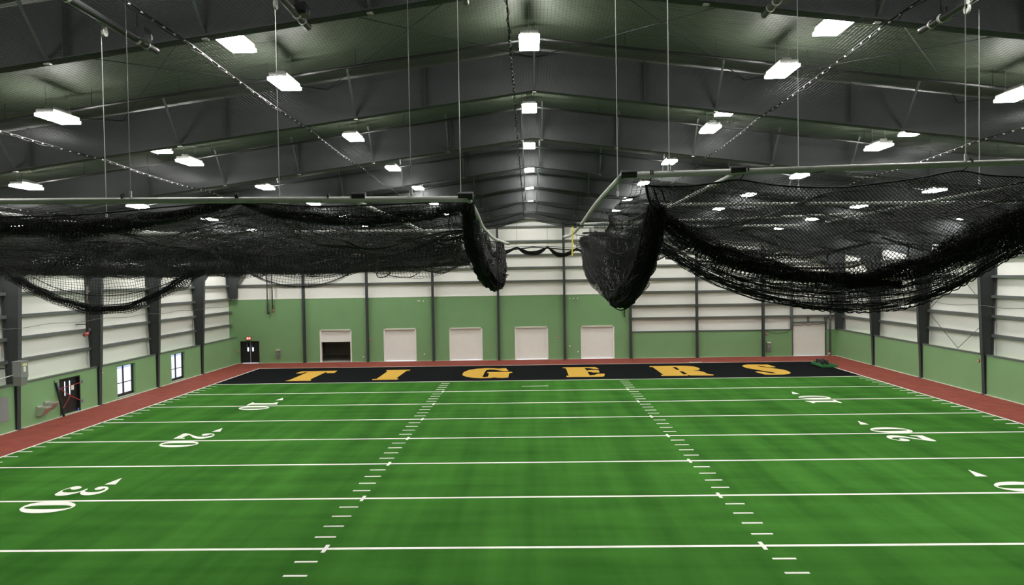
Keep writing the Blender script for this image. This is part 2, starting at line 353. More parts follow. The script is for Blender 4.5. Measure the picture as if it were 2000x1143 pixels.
holed(m, [(SEC[0], SEC[1], 0, 2.33)], 8.73, 27.9, 0, 2.33, Y1, Y1+.3, 'x'); n1 = len(m.f)
holed(m, [(SEC[0], SEC[1], 2.33, 2.96)], 8.73, 27.9, 2.33, 3.1, Y1+.2, Y1+.3, 'x')
zt = lambda x: zc(x, Y1)+.2
m.prism([(8.73, 3.1), (27.9, 3.1), (27.9, zt(27.9)), (8.73, zt(8.73))], 'y', Y1+.2, Y1+.32)
m.prism([(-27.9, 5.85), (8.73, 5.85), (8.73, zt(8.73)), (0, zt(0)), (-27.9, zt(27.9))], 'y', Y1+.2, Y1+.32)
wb = S(m.build('wall_back', None, mats=['green_wall', 'white_liner'], mi=[0]*n1+[1]*(len(m.f)-n1)))
m = MB(); m.prism([(-27.9, 0), (27.9, 0), (27.9, 11.8), (0, 15.4), (-27.9, 11.8)], 'y', Y0-.2, Y0); S(m.build('wall_front', 'white_liner'))
# ceiling: two slopes of liner
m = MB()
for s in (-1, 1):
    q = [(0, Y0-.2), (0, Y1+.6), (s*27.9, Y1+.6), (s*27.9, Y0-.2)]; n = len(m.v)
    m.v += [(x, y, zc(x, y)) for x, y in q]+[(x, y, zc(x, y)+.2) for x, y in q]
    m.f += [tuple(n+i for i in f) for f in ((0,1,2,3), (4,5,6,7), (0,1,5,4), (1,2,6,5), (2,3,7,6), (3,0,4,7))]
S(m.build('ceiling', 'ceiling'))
m = MB(); m.box(-27.9, 27.9, Y0, Y1+.3, -.3, -.012); S(m.build('floor', 'concrete'))
# base strips of bare concrete at the wall feet
for nm, bx in (('baseboard_left', (-27.0, -26.84, Y0, Y1)), ('baseboard_right', (26.84, 27.0, Y0, Y1)), ('baseboard_back', (-26.84, 26.84, Y1-.16, Y1))):
    m = MB(); m.box(*bx, -.012, .02); S(m.build(nm, 'concrete'))
# girts on the walls
def girt(mb, par): o = mb.build('girt', 'girt', par); return o
for s, wobj in ((-1, wl), (1, wr)):
    for z in (3.55, 4.72, 5.90, 7.10, 8.30, 9.50):
        m = MB(); m.box(s*27.38, s*27.65, Y0, Y1, z-.05, z+.05); m.box(s*27.36, s*27.40, Y0, Y1, z-.12, z+.05); girt(m, wobj)
    m = MB(); m.box(s*26.97, s*27.12, Y0, Y1, 2.32, 2.42); tag(m.build('sill_girt', 'girt', wobj))
for z in (7.12, 8.33, 9.47, 10.7, 12.0):
    xm = min(27.6, (zc(0, Y1)-z)/.13); m = MB(); m.box(-xm, xm, 12.98, 13.2, z-.05, z+.05); m.box(-xm, xm, 12.97, 13.0, z-.11, z+.05); girt(m, wb)
for z in (3.60, 4.72, 5.95):
    m = MB(); m.box(8.8, 27.6, 12.98, 13.2, z-.05, z+.05); m.box(8.8, 27.6, 12.97, 13.0, z-.11, z+.05); girt(m, wb)
m = MB(); m.box(8.8, SEC[0]-.12, 12.96, 13.2, 2.31, 2.41); m.build('sill_girt', 'girt', wb)
m = MB(); m.box(-27.6, 8.7, 12.97, 13.2, 5.80, 5.87); m.build('wall_cap', 'white_paint', wb)
# jambs and short studs over the sectional door
m = MB()
m.box(23.02, 23.2, 12.93, 13.2, 2.3, 4.0); m.box(23.02, 23.2, 12.93, 13.2, 4.0, 7.1); m.box(26.06, 26.2, 12.95, 13.2, 2.3, 3.6)
m.box(24.55, 24.67, 13.0, 13.2, 3.05, 3.6); m.box(SEC[0]-.05, SEC[1]+.15, 12.93, 13.2, 2.96, 3.06)
m.build('door_framing', 'girt', wb)
# back wall columns
nm_ = ['between the side door and the half-open overhead door', 'between the half-open overhead door and its closed neighbour', 'between the first and second closed overhead doors',
       'between the second and third closed overhead doors', 'between the third and fourth closed overhead doors', 'where the tall green wall steps down',
       'midway along the low green wall', 'left of the grey wall box near the right corner']
for x, t in zip((-20.74, -14.98, -9.0, -3.1, 2.84, 8.75, 14.65, 20.52), nm_):
    e = empty('wall_column', (x, 12.85, 0)); tag(e, 'slim dark grey steel column on the back wall '+t, 'column', 'steel columns along the back wall')
    m = MB(); m.box(x-.012, x+.012, 12.72, 12.98, .02, zb(x, 12.85)); m.box(x-.10, x+.10, 12.70, 12.72, .02, zb(x, 12.85)); m.box(x-.10, x+.10, 12.96, 12.98, .02, zb(x, 12.85)); m.build('column_shaft', 'steel', e)
    m = MB(); m.box(x-.15, x+.15, 12.66, 12.84, 0, .03); m.build('base_plate', 'steel', e)
# portal frames
def prof(x): return -.30*max(0, abs(x)-19.5)**1.15/3
def frame(Y, label, braces, zl=0, zr=0, brdir=-1):
    e = empty('steel_frame', (0, Y, 0)); tag(e, label, 'steel frame', 'steel portal frames across the hall')
    for s in (-1, 1):
        xs = [0, 5, 10, 15, 19.5, 22, 24, 26.15]
        lo = [(s*x, zb(x, Y)+prof(x)) for x in xs]; hi = [(s*x, zc(x, Y)-.03) for x in xs]
        m = MB(); m.prism(lo+hi[::-1], 'y', Y-.012, Y+.012)
        for (xa, za), (xb, zb_) in zip(lo[:-1], lo[1:]):
            m.bar((xa, Y, za), (xb, Y, zb_), .30, .03)
        for x in (3.4, 9.7, 16.0): m.box(s*x-.01, s*x+.01, Y-.14, Y+.14, zb(x, Y), zc(x, Y)-.03)
        m.build('rafter', 'steel', e)
        z0 = zl if s < 0 else zr
        top = zc(26.2, Y)-.05
        m = MB()
        if z0 < 2:
            m.prism([(s*26.92, .0), (s*27.0, 0), (s*27.0, 2.34), (s*26.82, 2.34)], 'y', Y-.012, Y+.012)
            m.bar((s*26.91, Y, .0), (s*26.84, Y, 2.36), .03, .26); m.bar((s*26.98, Y, .0), (s*26.98, Y, 2.34), .03, .28); z0 = 2.34
            m.box(s*26.76, s*26.99, Y-.17, Y+.17, 0, .03)
        xi = 26.80-.03*(z0-2.34)
        m.prism([(s*xi, z0), (s*27.0, z0), (s*(27.40), z0+.02), (s*27.62, 8.0), (s*27.62, top), (s*26.05, top), (s*26.05, zb(26.05, Y)+prof(26.05)-.02), (s*26.6, zb(26, Y)-1.7)], 'y', Y-.012, Y+.012)
        m.bar((s*xi, Y, z0), (s*26.6, Y, zb(26, Y)-1.7), .03, .28)
        m.bar((s*26.6, Y, zb(26, Y)-1.7), (s*26.05, Y, zb(26.05, Y)+prof(26.05)), .03, .28)
        m.bar((s*27.40, Y, z0+.02), (s*27.60, Y, 8.0), .03, .28); m.bar((s*27.60, Y, 8.0), (s*27.60, Y, top), .03, .28)
        m.build('column', 'steel', e)
    for x in braces:
        m = MB(); m.bar((x, Y, zb(x, Y)+.03), (x*.985, Y+brdir*1.35, zc(x, Y)-.06), .06, .05); m.build('kicker_brace', 'girt', e)
        m = MB(); m.box(x-.06, x+.06, Y-.05, Y+.05, zb(x, Y)-.05, zb(x, Y)-.015); m.build('bolt', 'clip', e)
b5 = [-12.8, -9.7, -6.6, -3.5, -.45, .35, 3.4, 6.5, 9.7, 12.8]
frame(-37.2, 'dark grey steel portal frame nearest the viewpoint, crossing the top edge of the view', [-13.2, -10.1, -6.8, -3.4, 3.4, 6.8, 10.1])
frame(-29.35, 'dark grey steel portal frame, second from the viewpoint, behind the first row of lights', [-16.5, -11.2, -5.6, 0, 5.6, 11.3])
frame(-22.25, 'dark grey steel portal frame, third from the viewpoint', b5)
frame(-15.25, 'dark grey steel portal frame passing just beyond the two wall water fountains', b5)
frame(-8.1, 'dark grey steel portal frame between the taped door and the first window', b5)
frame(-1.1, 'dark grey steel portal frame between the two glass windows', b5)
frame(5.9, 'dark grey steel portal frame beyond the far window, last before the back wall', b5)
frame(12.55, 'dark grey steel end frame standing against the back wall', [], zl=5.9, zr=2.36)

# roof rod bracing
for (ya, yb), t in (((-37.2, -29.35), 'nearest the viewpoint'), ((-8.1, -1.1), 'over the middle of the field')):
    e = empty('roof_bracing', (0, ya, 13)); tag(e, 'thin crossed steel rods under the roof liner '+t, 'bracing', 'crossed rods under the roof')
    xs = [-25.8, -19.4, -13, -6.5, 0, 6.5, 13, 19.4, 25.8]
    for xa, xb in zip(xs[:-1], xs[1:]):
        for p, q in (((xa, ya), (xb, yb)), ((xb, ya), (xa, yb))):
            m = MB(); m.tube([(p[0], p[1]+.02, zc(p[0], p[1])-.25), (q[0], q[1]-.02, zc(q[0], q[1])-.25)], .014, 6); m.build('rod', 'black', e)
# wall rod bracing, right wall and left wall
for s, t in ((1, 'right'), (-1, 'left')):
    if s > 0: e = empty('wall_bracing', (s*27.45, -4.6, 2.4)); tag(e, 'thin grey crossed brace rods on the white right side wall', 'bracing')
    for p, q in (((-4.62, 2.42), (-1.1, 4.65)), ((-4.62, 2.42), (-8.1, 4.75)), ((-1.1, 4.65), (-4.9, 7.1)), ((-8.1, 4.75), (-4.9, 7.1))):
        if s < 0: continue
        m = MB(); m.tube([(s*27.42, p[0], p[1]), (s*27.42, q[0], q[1])], .018, 6); m.build('rod', 'girt', e)
    # long cable threaded along the wall
    m = MB(); m.tube([(s*26.35, y, 5.35+.05*math.sin(y*1.3)) for y in np.arange(-46, 12, .8)], .012, 5)
    tag(m.build('wall_cable', 'girt'), 'thin grey cable strung between the columns of the %s side wall' % t, 'cable')

# lamps
ROWS = [(-32.5, 'first row'), (-24.9, 'second row'), (-17.1, 'third row'), (-9.2, 'fourth row'), (-2.3, 'fifth row'), (4.0, 'sixth row'), (9.6, 'last row by the back wall')]
COLS = [(-25.5, 'left wall'), (-19.3, 'outer left'), (-13.0, 'middle left'), (-6.76, 'inner left'), (-.15, 'roof ridge'), (6.54, 'inner right'), (12.7, 'middle right'), (19.05, 'outer right'), (25.3, 'right wall')]
def lz(x, y): return 13.77+.11*math.exp(-abs(x)/2)-.128*abs(x)-.03*max(0, y+9)
def make_lamp(L=1.18):
    e = empty('ceiling_light', (0, 0, 0))
    m = MB(); m.box(-.235, .235, -L/2+.03, L/2-.03, .0, .10); m.box(-.12, .12, -L/2+.2, L/2-.2, .10, .2); m.build('housing', 'housing', e)
    m = MB(); m.prism([(-.27, -.012), (-.27, -.085), (.27, -.085), (.27, -.012)], 'y', -L/2+.02, L/2-.02); m.build('lens', 'lens', e)
    for yy in (-L/2+.1, L/2-.1): m = MB(); m.tube([(0, yy, .1), (0, yy, .85)], .006, 5); m.build('hanger', 'cable', e)
    return e
lamp0 = make_lamp(); used = False
def put_lamp(x, y, z, label, src=None):
    global used
    if src is None and not used: o = lamp0; used = True
    else: o = copy_tree(src or lamp0)
    o.location = (x, y, z); tag(o, label, 'light', 'rectangular high-bay ceiling lights'); return o
for y, rt in ROWS:
    for x, ct in COLS:
        put_lamp(x, y, lz(x, y), 'bright rectangular high-bay light in the %s column, %s from the viewpoint' % (ct, rt) if 'last' not in rt else 'bright rectangular high-bay light in the %s column, %s' % (ct, rt))
for y, rt in ((-40.6, 'just above the viewpoint'),):
    for x, ct in COLS: put_lamp(x, y, lz(x, y), 'rectangular high-bay light in the %s column, %s' % (ct, rt))
put_lamp(-6.72, -35.9, 12.91, 'extra bright light at the upper left, just past the nearest frame')
put_lamp(6.48, -36.0, 12.94, 'extra bright light at the upper right, just past the nearest frame')
for x, y, t in [(-13.0, -27.3, 'left'), (12.7, -27.4, 'far right'), (6.45, -27.5, 'inner right')]:
    put_lamp(x, y, lz(x, y)+.06, 'high-bay light half hidden behind the second frame, '+t)
# conduits feeding the lamps
for y, rt in ROWS:
    m = MB(); pts = [(x, y+.72, zc(x, y)-.50) for x in (-26.5, -20, -13, -6.5, 0, 6.5, 13, 20, 26.5)]; m.tube(pts, .045, 8)
    for x in np.arange(-25, 26, 2.5): m.tube([(x, y+.72, zc(x, y)-.50), (x, y+.72, zc(x, y)-.01)], .008, 4)
    tag(m.build('lighting_conduit', 'black'), 'thin black conduit crossing the roof above the %s of lights' % rt.replace(' by the back wall', ''), 'conduit', 'black conduits under the roof')
# ------------------------------------------------------------------ field
YD = 4.572
turf = empty('turf_field', (0, 0, 0)); tag(turf, 'green artificial turf football field with white yard lines and a black end zone', 'sports field')
m = MB(); m.box(-23.45, 23.45, Y0, 0, -.012, .0); m.build('green_turf', 'turf', turf)
m = MB(); m.box(-23.45, 23.45, .0, 8.95, -.012, .0); tag(m.build('end_zone', 'black_turf', turf), 'black end zone turf')
m = MB(); m.box(-23.45, 23.45, -.05, .07, 0, .004); tag(m.build('goal_line', 'white_turf', turf), 'white goal line')
m = MB(); m.box(-23.56, -23.45, Y0, 9.06, -.01, .004); m.box(23.45, 23.56, Y0, 9.06, -.01, .004); m.box(-23.45, 23.45, 8.95, 9.06, -.01, .004); m.build('border_line', 'white_turf', turf)
for k in range(1, 12):
    m = MB(); m.box(-23.35, 23.35, -k*YD-.072, -k*YD+.072, 0, .004); m.build('yard_line', 'white_turf', turf)
for x0, x1, cx in ((-6.66, -6.04, -6.09), (6.05, 6.67, 6.09)):
    m = MB()
    for k in range(1, 50):
        y = -k*.9144
        if k % 5: m.box(x0, x1, y-.05, y+.05, 0, .004)
        else: m.box(cx-.055, cx+.055, y-.29, y+.29, .0, .006)
    m.build('hash_mark_row', 'white_turf', turf)
for x0, x1 in ((-23.40, -22.80), (22.80, 23.40)):
    m = MB()
    for k in range(1, 50):
        if k % 5: y = -k*.9144; m.box(x0, x1, y-.05, y+.05, 0, .004)
    m.build('sideline_mark_row', 'white_turf', turf)
m = MB(); m.box(-.9, .93, -2.70, -2.60, 0, .004); m.build('try_mark', 'white_turf', turf)
for ch in 'TIGERS':
    tag(flat_shape('end_zone_letter', LET[ch], .004, 'gold', turf, .006), 'gold letter '+ch)
for n_, k in (('1', 2), ('2', 4), ('3', 6)):
    for s in (-1, 1):
        yl = -k*YD
        def W(lp): return [(-16.7+v, yl-u) for u, v in lp] if s < 0 else [(16.7-v, yl+u) for u, v in lp]
        tag(flat_shape('yard_digit', [W(l) for l in DIG[n_]], .004, 'white_turf', turf), 'white digit '+n_)
        tag(flat_shape('yard_digit', [W(l) for l in DIG['0']], .004, 'white_turf', turf), 'white digit 0')
        tl = [(-16.7+v, yl-u) for u, v in DIG['t'][0]]
        if s > 0: tl = [(-x, y) for x, y in tl]
        tag(flat_shape('direction_arrow', [tl], .004, 'white_turf', turf), 'white arrow')
track = empty('running_track', (0, 0, 0)); tag(track, 'brick red rubber track surrounding the turf along the walls', 'running track')
m = MB(); m.box(-26.84, -23.56, Y0, 12.84, -.012, 0); m.box(23.56, 26.84, Y0, 12.84, -.012, 0); m.box(-23.56, 23.56, 9.06, 12.84, -.012, 0); m.build('rubber_surface', 'track', track)
m = MB(); m.box(13.2, 14.2, 9.2, 9.42, 0, .03)
tag(m.build('floor_plate', 'concrete'), 'small pale flat plate lying on the red track behind the letter R', 'plate')

# ------------------------------------------------------------------ outside and the dark store
m = MB(); m.box(-75, -27.9, -60, 40, -.4, -.15); S(m.build('trim_1', 'snow'))
m = MB(); m.box(-46, -37, -60, 40, -.15, -.13); S(m.build('trim_2', 'asphalt'))
m = MB(); m.box(-75, 40, 30, 75, -.4, -.15); S(m.build('trim_3', 'snow'))
m = MB()
m.box(-20.6, -15.4, 13.3, 19, -.2, 0); m.box(-20.6, -15.4, 19, 19.1, 0, 3.4); m.box(-20.7, -20.6, 13.3, 19.1, -.2, 3.4); m.box(-15.4, -15.3, 13.3, 19.1, -.2, 3.4); m.box(-20.7, -15.3, 13.3, 19.1, 3.4, 3.5)
m.box(-20.6, -19.35, 13.3, 13.32, 0, 3.4); m.box(-16.5, -15.4, 13.3, 13.32, 0, 3.4)
S(m.build('trim_4', 'concrete'))

# ------------------------------------------------------------------ doors and windows
def oh_door(n, a, b, bottom):
    e = empty('door_%d' % n, ((a+b)/2, 13.0, 0)); S(e)
    m = MB(); t = .09
    m.box(a-.02, a+t, 12.955, 13.3, 0, OHT+.03); m.box(b-t, b+.02, 12.955, 13.3, 0, OHT+.03); m.box(a-.02, b+.02, 12.955, 13.3, OHT-.06, OHT+.03); m.build('door_frame', 'white_paint', e)
    m = MB(); z = OHT-.06
    for k in range(5):
        h = .575; lo = max(bottom, z-h)
        if z-bottom > .02: m.box(a+t, b-t, 13.14, 13.2, lo+.008, z)
        z -= h
    m.box(a+t, b-t, 13.15, 13.19, bottom, OHT-.06); m.box(a+t, b-t, 13.11, 13.22, bottom, bottom+.06)
    p = m.build('door_panel', 'white_paint', e)
    m = MB(); hx = a+.2; hz = 1.02 if bottom < 1 else 2.25
    if bottom < 1: m.box(hx-.02, hx+.14, 13.09, 13.14, hz, hz+.06); m.build('latch', 'kick', p)
    m = MB(); m.tube([(a+.42, 13.13, bottom+.36), (a+.44, 13.09, bottom+.31), (a+.56, 13.09, bottom+.31), (a+.58, 13.13, bottom+.36)], .012, 6); m.build('pull_handle', 'kick', p)
for i, (a, b) in enumerate(OH): oh_door(3+i, a, b, 1.83 if i == 0 else .04)
# sectional door on the right
e = S(empty('door_8', (24.6, 13, 0)))
m = MB()
for k in range(5): m.box(SEC[0], SEC[1], 13.10, 13.16, .02+k*.588, .02+k*.588+.58)
m.box(SEC[0], SEC[1], 13.12, 13.15, .02, 2.96); p = m.build('door_panel', 'white_paint', e)
for k in range(4):
    for x in (SEC[0]+.88, SEC[0]+1.94):
        m = MB(); zz = .60+k*.588; m.box(x-.035, x+.035, 13.06, 13.10, zz-.07, zz+.07); m.box(x-.055, x+.055, 13.08, 13.10, zz-.035, zz+.035); m.build('hinge', 'panel', p)
m = MB(); m.box(25.55, 25.75, 13.07, 13.10, 1.0, 1.05); m.build('latch', 'kick', p)
m = MB(); m.box(SEC[0]-.1, SEC[0], 12.97, 13.12, 0, 2.96); m.box(SEC[1], SEC[1]+.1, 12.97, 13.12, 0, 2.96); m.build('door_frame', 'girt', e)

def double_door(n, axis, a, b, top, face, back, lo=.03):
    """black double door with slit lites, push bars and kick plates; axis 'x' = on back wall, 'y' = on left wall"""
    e = S(empty('door_%d' % n, ((a+b)/2, face, 0) if axis == 'x' else (face, (a+b)/2, 0)))
    def bx(m, p0, p1, d0, d1, z0, z1):
        if axis == 'x': m.box(p0, p1, face+d0, face+d1, z0, z1)
        else: m.box(face-d0, face-d1, p0, p1, z0, z1)
    m = MB(); bx(m, a, a+.06, -.02, back, 0, top); bx(m, b-.06, b, -.02, back, 0, top); bx(m, a, b, -.02, back, top-.06, top); m.build('door_frame', 'black', e)
    c = (a+b)/2
    for s in (-1, 1):
        p0, p1 = (a+.06, c-.012) if s < 0 else (c+.012, b-.06)
        l0, l1 = (c-.30, c-.14) if s < 0 else (c+.14, c+.30); z0, z1 = 1.08, top-.22
        m = MB(); d = (back*.45, back*.45+.05)
        bx(m, p0, l0, *d, lo, top-.07); bx(m, l1, p1, *d, lo, top-.07); bx(m, l0, l1, *d, lo, z0); bx(m, l0, l1, *d, z1, top-.07)
        leaf = m.build('door_leaf', 'black', e)
        m = MB(); bx(m, l0, l1, d[0]+.02, d[0]+.03, z0, z1); m.build('lite', 'glass', leaf)
        m = MB(); bx(m, p0+.03, p1-.03, d[0]-.06, d[0]-.03, .95, 1.02); bx(m, p0+.04, p0+.09, d[0]-.06, d[0], .95, 1.02); bx(m, p1-.09, p1-.04, d[0]-.06, d[0], .95, 1.02); m.build('push_bar', 'kick', leaf)
        m = MB(); bx(m, p0+.03, p1-.03, d[0]-.012, d[0], lo+.02, lo+.28); m.build('kick_plate', 'kick', leaf)
        m = MB(); bx(m, c+s*.45-.14, c+s*.45+.14, d[0]-.08, d[0], top-.16, top-.11); m.build('door_closer', 'panel', leaf)
    return e
double_door(1, 'y', -11.80, -9.95, 2.12, -27.0, .30)
double_door(2, 'x', DB[0], DB[1], 2.03, 13.0, .28)
for n, (a, b) in ((1, (-6.08, -3.86)), (2, (.98, 3.18))):
    e = S(empty('window_%d' % n, (-27.3, (a+b)/2, 0)))
    m = MB(); x0, x1 = -27.28, -27.20; c = (a+b)/2
    m.box(x0, x1, a, a+.07, .08, 2.13); m.box(x0, x1, b-.14, b, .08, 2.13); m.box(x0, x1, a, b, 2.06, 2.13); m.box(x0, x1, a, b, .08, .26)
    m.box(x0, x1, c-.08, c-.0, .2, 2.1); m.box(x0+.02, x1-.02, a, b, .93, .98)
    m.build('window_frame', 'black', e)
    m = MB(); m.box(-27.245, -27.235, a+.05, b-.1, .24, 2.08); m.build('pane', 'glass', e)
    m = MB(); m.box(-27.3, -27.0, a, b, .06, .085); m.build('sill', 'concrete', e)

# ------------------------------------------------------------------ things on the walls
e = empty('exit_sign', (-25.86, 12.94, 2.28)); tag(e, 'small glowing red EXIT sign over the dark double door on the back wall', 'exit sign')
m = MB(); m.box(-26.07, -25.65, 12.9, 12.99, 2.14, 2.43); m.build('sign_housing', 'black', e)
m = MB(); m.box(-26.04, -25.68, 12.885, 12.90, 2.17, 2.40); m.build('sign_face', 'exit', e)
def letters(txt, x, z, h, wd, y):
    m = MB(); t = h*.16
    for ch in txt:
        L = {'E': [(0,t,0,h),(0,wd,0,t),(0,wd,h/2-t/2,h/2+t/2),(0,wd,h-t,h)], 'I': [(wd/2-t/2,wd/2+t/2,0,h)], 'T': [(wd/2-t/2,wd/2+t/2,0,h),(0,wd,h-t,h)]}.get(ch)
        if L:
            for a, b, c, d in L: m.box(x+a, x+b, y-.006, y, z+c, z+d)
        else:
            m.bar((x+t/2, y-.003, z), (x+wd-t/2, y-.003, z+h), .006, t); m.bar((x+wd-t/2, y-.003, z), (x+t/2, y-.003, z+h), .006, t)
        x += wd*1.35
    return m
letters('EXIT', -26.01, 2.20, .17, .062, 12.885).build('sign_lettering', 'exit_letter', e)

def wallbox(x, z, label, cat='electrical box'):
    e = empty('electrical_box', (x, 12.9, z)); tag(e, label, cat)
    m = MB(); m.box(x-.17, x+.17, 12.86, 12.99, z-.38, z+.38); m.build('box_body', 'panel', e)
    m = MB(); m.box(x-.18, x+.18, 12.84, 12.99, z+.34, z+.40); m.build('box_lid', 'white_paint', e)
    m = MB(); m.box(x-.02, x+.02, 12.84, 12.86, z-.02, z+.08); m.build('switch', 'white_paint', e)
wallbox(-23.2, .82, 'upright grey electrical box on the green wall right of the double door')
wallbox(21.03, .87, 'upright brown-grey electrical box on the green wall left of the white sectional door')
def strobe(p, n, label):
    e = empty('fire_strobe', p); tag(e, label, 'fire alarm'); p = np.array(p); n = np.array(n)
    m = MB(); q = p+n*.03; m.box(*(sorted((q[0]-.06*abs(n[1])-.03*abs(n[0]), q[0]+.06*abs(n[1])+.03*abs(n[0])))), *(sorted((q[1]-.06*abs(n[0])-.03*abs(n[1]), q[1]+.06*abs(n[0])+.03*abs(n[1])))), q[2]-.09, q[2]+.09); m.build('strobe_body', 'red', e)
    q = p+n*.075; m = MB(); m.box(q[0]-.04*abs(n[1])-.015*abs(n[0]), q[0]+.04*abs(n[1])+.015*abs(n[0]), q[1]-.04*abs(n[0])-.015*abs(n[1]), q[1]+.04*abs(n[0])+.015*abs(n[1]), q[2]-.03, q[2]+.04); m.build('strobe_lens', 'white_paint', e)
strobe((-27.0, -7.80, 1.96), (1, 0, 0), 'red fire alarm strobe on the left green wall before the near window')
strobe((27.0, -7.55, 1.95), (-1, 0, 0), 'red fire alarm strobe beside a column on the right green wall')
strobe((-14.72, 13.0, 1.99), (0, -1, 0), 'round red alarm on the back wall right of the half-open door')
strobe((2.24, 13.0, 1.98), (0, -1, 0), 'round red alarm on the back wall between the last two overhead doors')
strobe((20.83, 13.0, 2.03), (0, -1, 0), 'round red alarm above the brown-grey electrical box')
strobe((-26.86, 13.0, 1.08), (0, -1, 0), 'red fire pull station in the corner left of the dark double door')
for x, z, t in ((-15.42, .46, 'low beside the half-open door'), (-9.87, .62, 'right of the first closed overhead door'), (4.02, .66, 'left of the last closed overhead door'), (3.29, 1.18, 'right of the column near the last overhead door')):
    m = MB(); m.box(x-.05, x+.05, 12.97, 13.0, z-.06, z+.06); m.box(x-.03, x+.03, 12.962, 12.97, z-.03, z+.03); tag(m.build('wall_outlet', 'white_paint'), 'small white wall outlet '+t, 'outlet', 'small white outlets on the back wall')
for x, z in ((-10.38, 5.45), (-10.22, 5.45), (-9.87, 5.44), (3.35, 5.47), (3.67, 5.46), (4.04, 5.46)):
    m = MB(); m.box(x-.045, x+.045, 12.95, 13.0, z-.05, z+.05); m.box(x-.02, x+.02, 12.94, 12.95, z-.02, z+.02)
    tag(m.build('wall_anchor', 'white_paint'), 'tiny white fitting high on the green wall, '+{-10.38: 'leftmost of the left three', -10.22: 'middle of the left three', -9.87: 'rightmost of the left three', 3.35: 'left of the right trio', 3.67: 'middle of the right trio', 4.04: 'right of the right trio'}[x], 'fitting', 'tiny fittings high on the left' if x < 0 else 'tiny fittings high on the right')
# sprinkler drops
def drop(name, pts, r, red, label):
    e = empty(name, pts[-1]); tag(e, label, 'pipe')
    m = MB(); m.tube(pts, r, 10); m.build('pipe_run', 'blackpipe', e, smooth=True)
    m = MB(); q = pts[0]; zz = pts[-1][2]+.5
    if q[1] > 12: m.box(q[0]-.08, q[0]+.08, q[1]-.02, 13.0, zz, zz+.06)
    else: m.box(-27.64, q[0], q[1]-.04, q[1]+.04, zz, zz+.06)
    m.build('clamp', 'girt', e); m = MB(); p = Vector(pts[-1])
    if red == 'left': m.tube([p+Vector((0,0,.08)), p, p+Vector((.02,-.08,-.06)), p+Vector((0,-.3,-.1))], r*1.35, 10); m.build('elbow', 'redpipe', e, smooth=True)
    else: m.tube([p+Vector((0,0,.18)), p, p+Vector((0,0,-.12))], r*1.3, 10); m.build('end_cap', 'redpipe' if red else 'blackpipe', e, smooth=True)
drop('drain_pipe', [(-24.05, 12.85, 8.2), (-24.05, 12.85, 4.75), (-23.98, 12.85, 4.58)], .055, False, 'left one of two dark pipes dropping down the back wall above the exit door')
drop('drain_pipe', [(-23.58, 12.82, 8.2), (-23.58, 12.82, 4.72)], .055, True, 'right one of two dark pipes dropping down the back wall, red cap at its foot')
drop('drain_pipe', [(8.2, 12.85, 6.9), (8.2, 12.85, 3.85)], .05, False, 'short dark pipe dropping left of the step in the green back wall')
drop('drain_pipe', [(-26.9, -9.15, 7.4), (-26.9, -9.25, 4.55)], .075, 'left', 'dark pipe with red elbow dropping down the white left wall')
# unit heater
e = empty('unit_heater', (-26.1, -16.2, 2.7)); tag(e, 'grey box-shaped unit heater mounted high on the left wall by a column', 'heater')
m = MB(); m.box(-26.02, -25.57, -16.8, -16.3, 2.90, 3.70); m.box(-26.04, -25.55, -16.82, -16.28, 3.66, 3.72); m.build('heater_body', 'heater', e)
m = MB(); m.prism([(-16.8, 2.92), (-16.3, 2.92), (-16.3, 2.85), (-16.4, 2.5), (-16.8, 2.5)], 'x', -26.0, -25.6); m.build('air_hood', 'panel', e)
m = MB(); m.box(-25.569, -25.555, -16.70, -16.40, 3.48, 3.60); m.build('warning_label', 'label', e)
m = MB(); m.box(-25.569, -25.555, -16.64, -16.48, 3.18, 3.44); m.build('rating_sticker', 'paper', e)
m = MB(); m.tube([(-26.0, -16.8, 3.05), (-26.0, -17.6, 2.98), (-26.0, -17.9, 2.8), (-26.3, -18.1, 2.6)], .03, 8); m.build('gas_pipe', 'pipe', e, smooth=True)
m = MB(); m.box(-27.64, -26.0, -16.45, -16.39, 3.3, 3.36); m.build('bracket', 'steel', e)
# flat access panel
m = MB(); m.box(-27.0, -26.965, -16.9, -15.85, .6, 1.86); m.box(-26.965, -26.955, -16.86, -15.89, .64, 1.82); m.box(-26.955, -26.93, -16.0, -15.94, 1.6, 1.68)
tag(m.build('wall_panel', 'heater'), 'flat grey metal panel on the left green wall at the image edge', 'panel')
# drinking fountains
for y, z, t in ((-13.55, .42, 'lower near one'), (-12.95, .58, 'higher far one')):
    e = empty('drinking_fountain', (-26.8, y, z)); tag(e, 'stainless steel wall drinking fountain, %s of the pair on the left wall' % t, 'drinking fountain', 'pair of drinking fountains')
    m = MB(); m.prism([(-27.0, z), (-26.75, z), (-26.55, z+.22), (-26.45, z+.38), (-26.45, z+.44), (-27.0, z+.44)], 'y', y-.24, y+.24); m.build('fountain_body', 'chrome', e)
    m = MB(); m.box(-26.98, -26.47, y-.22, y+.22, z+.44, z+.46); m.box(-27.0, -26.92, y-.22, y+.22, z+.44, z+.52); m.build('basin', 'chrome', e)
    m = MB(); m.tube([(-26.9, y+.1, z+.46), (-26.88, y+.1, z+.53), (-26.82, y+.08, z+.54)], .014, 8); m.build('spout', 'chrome', e)
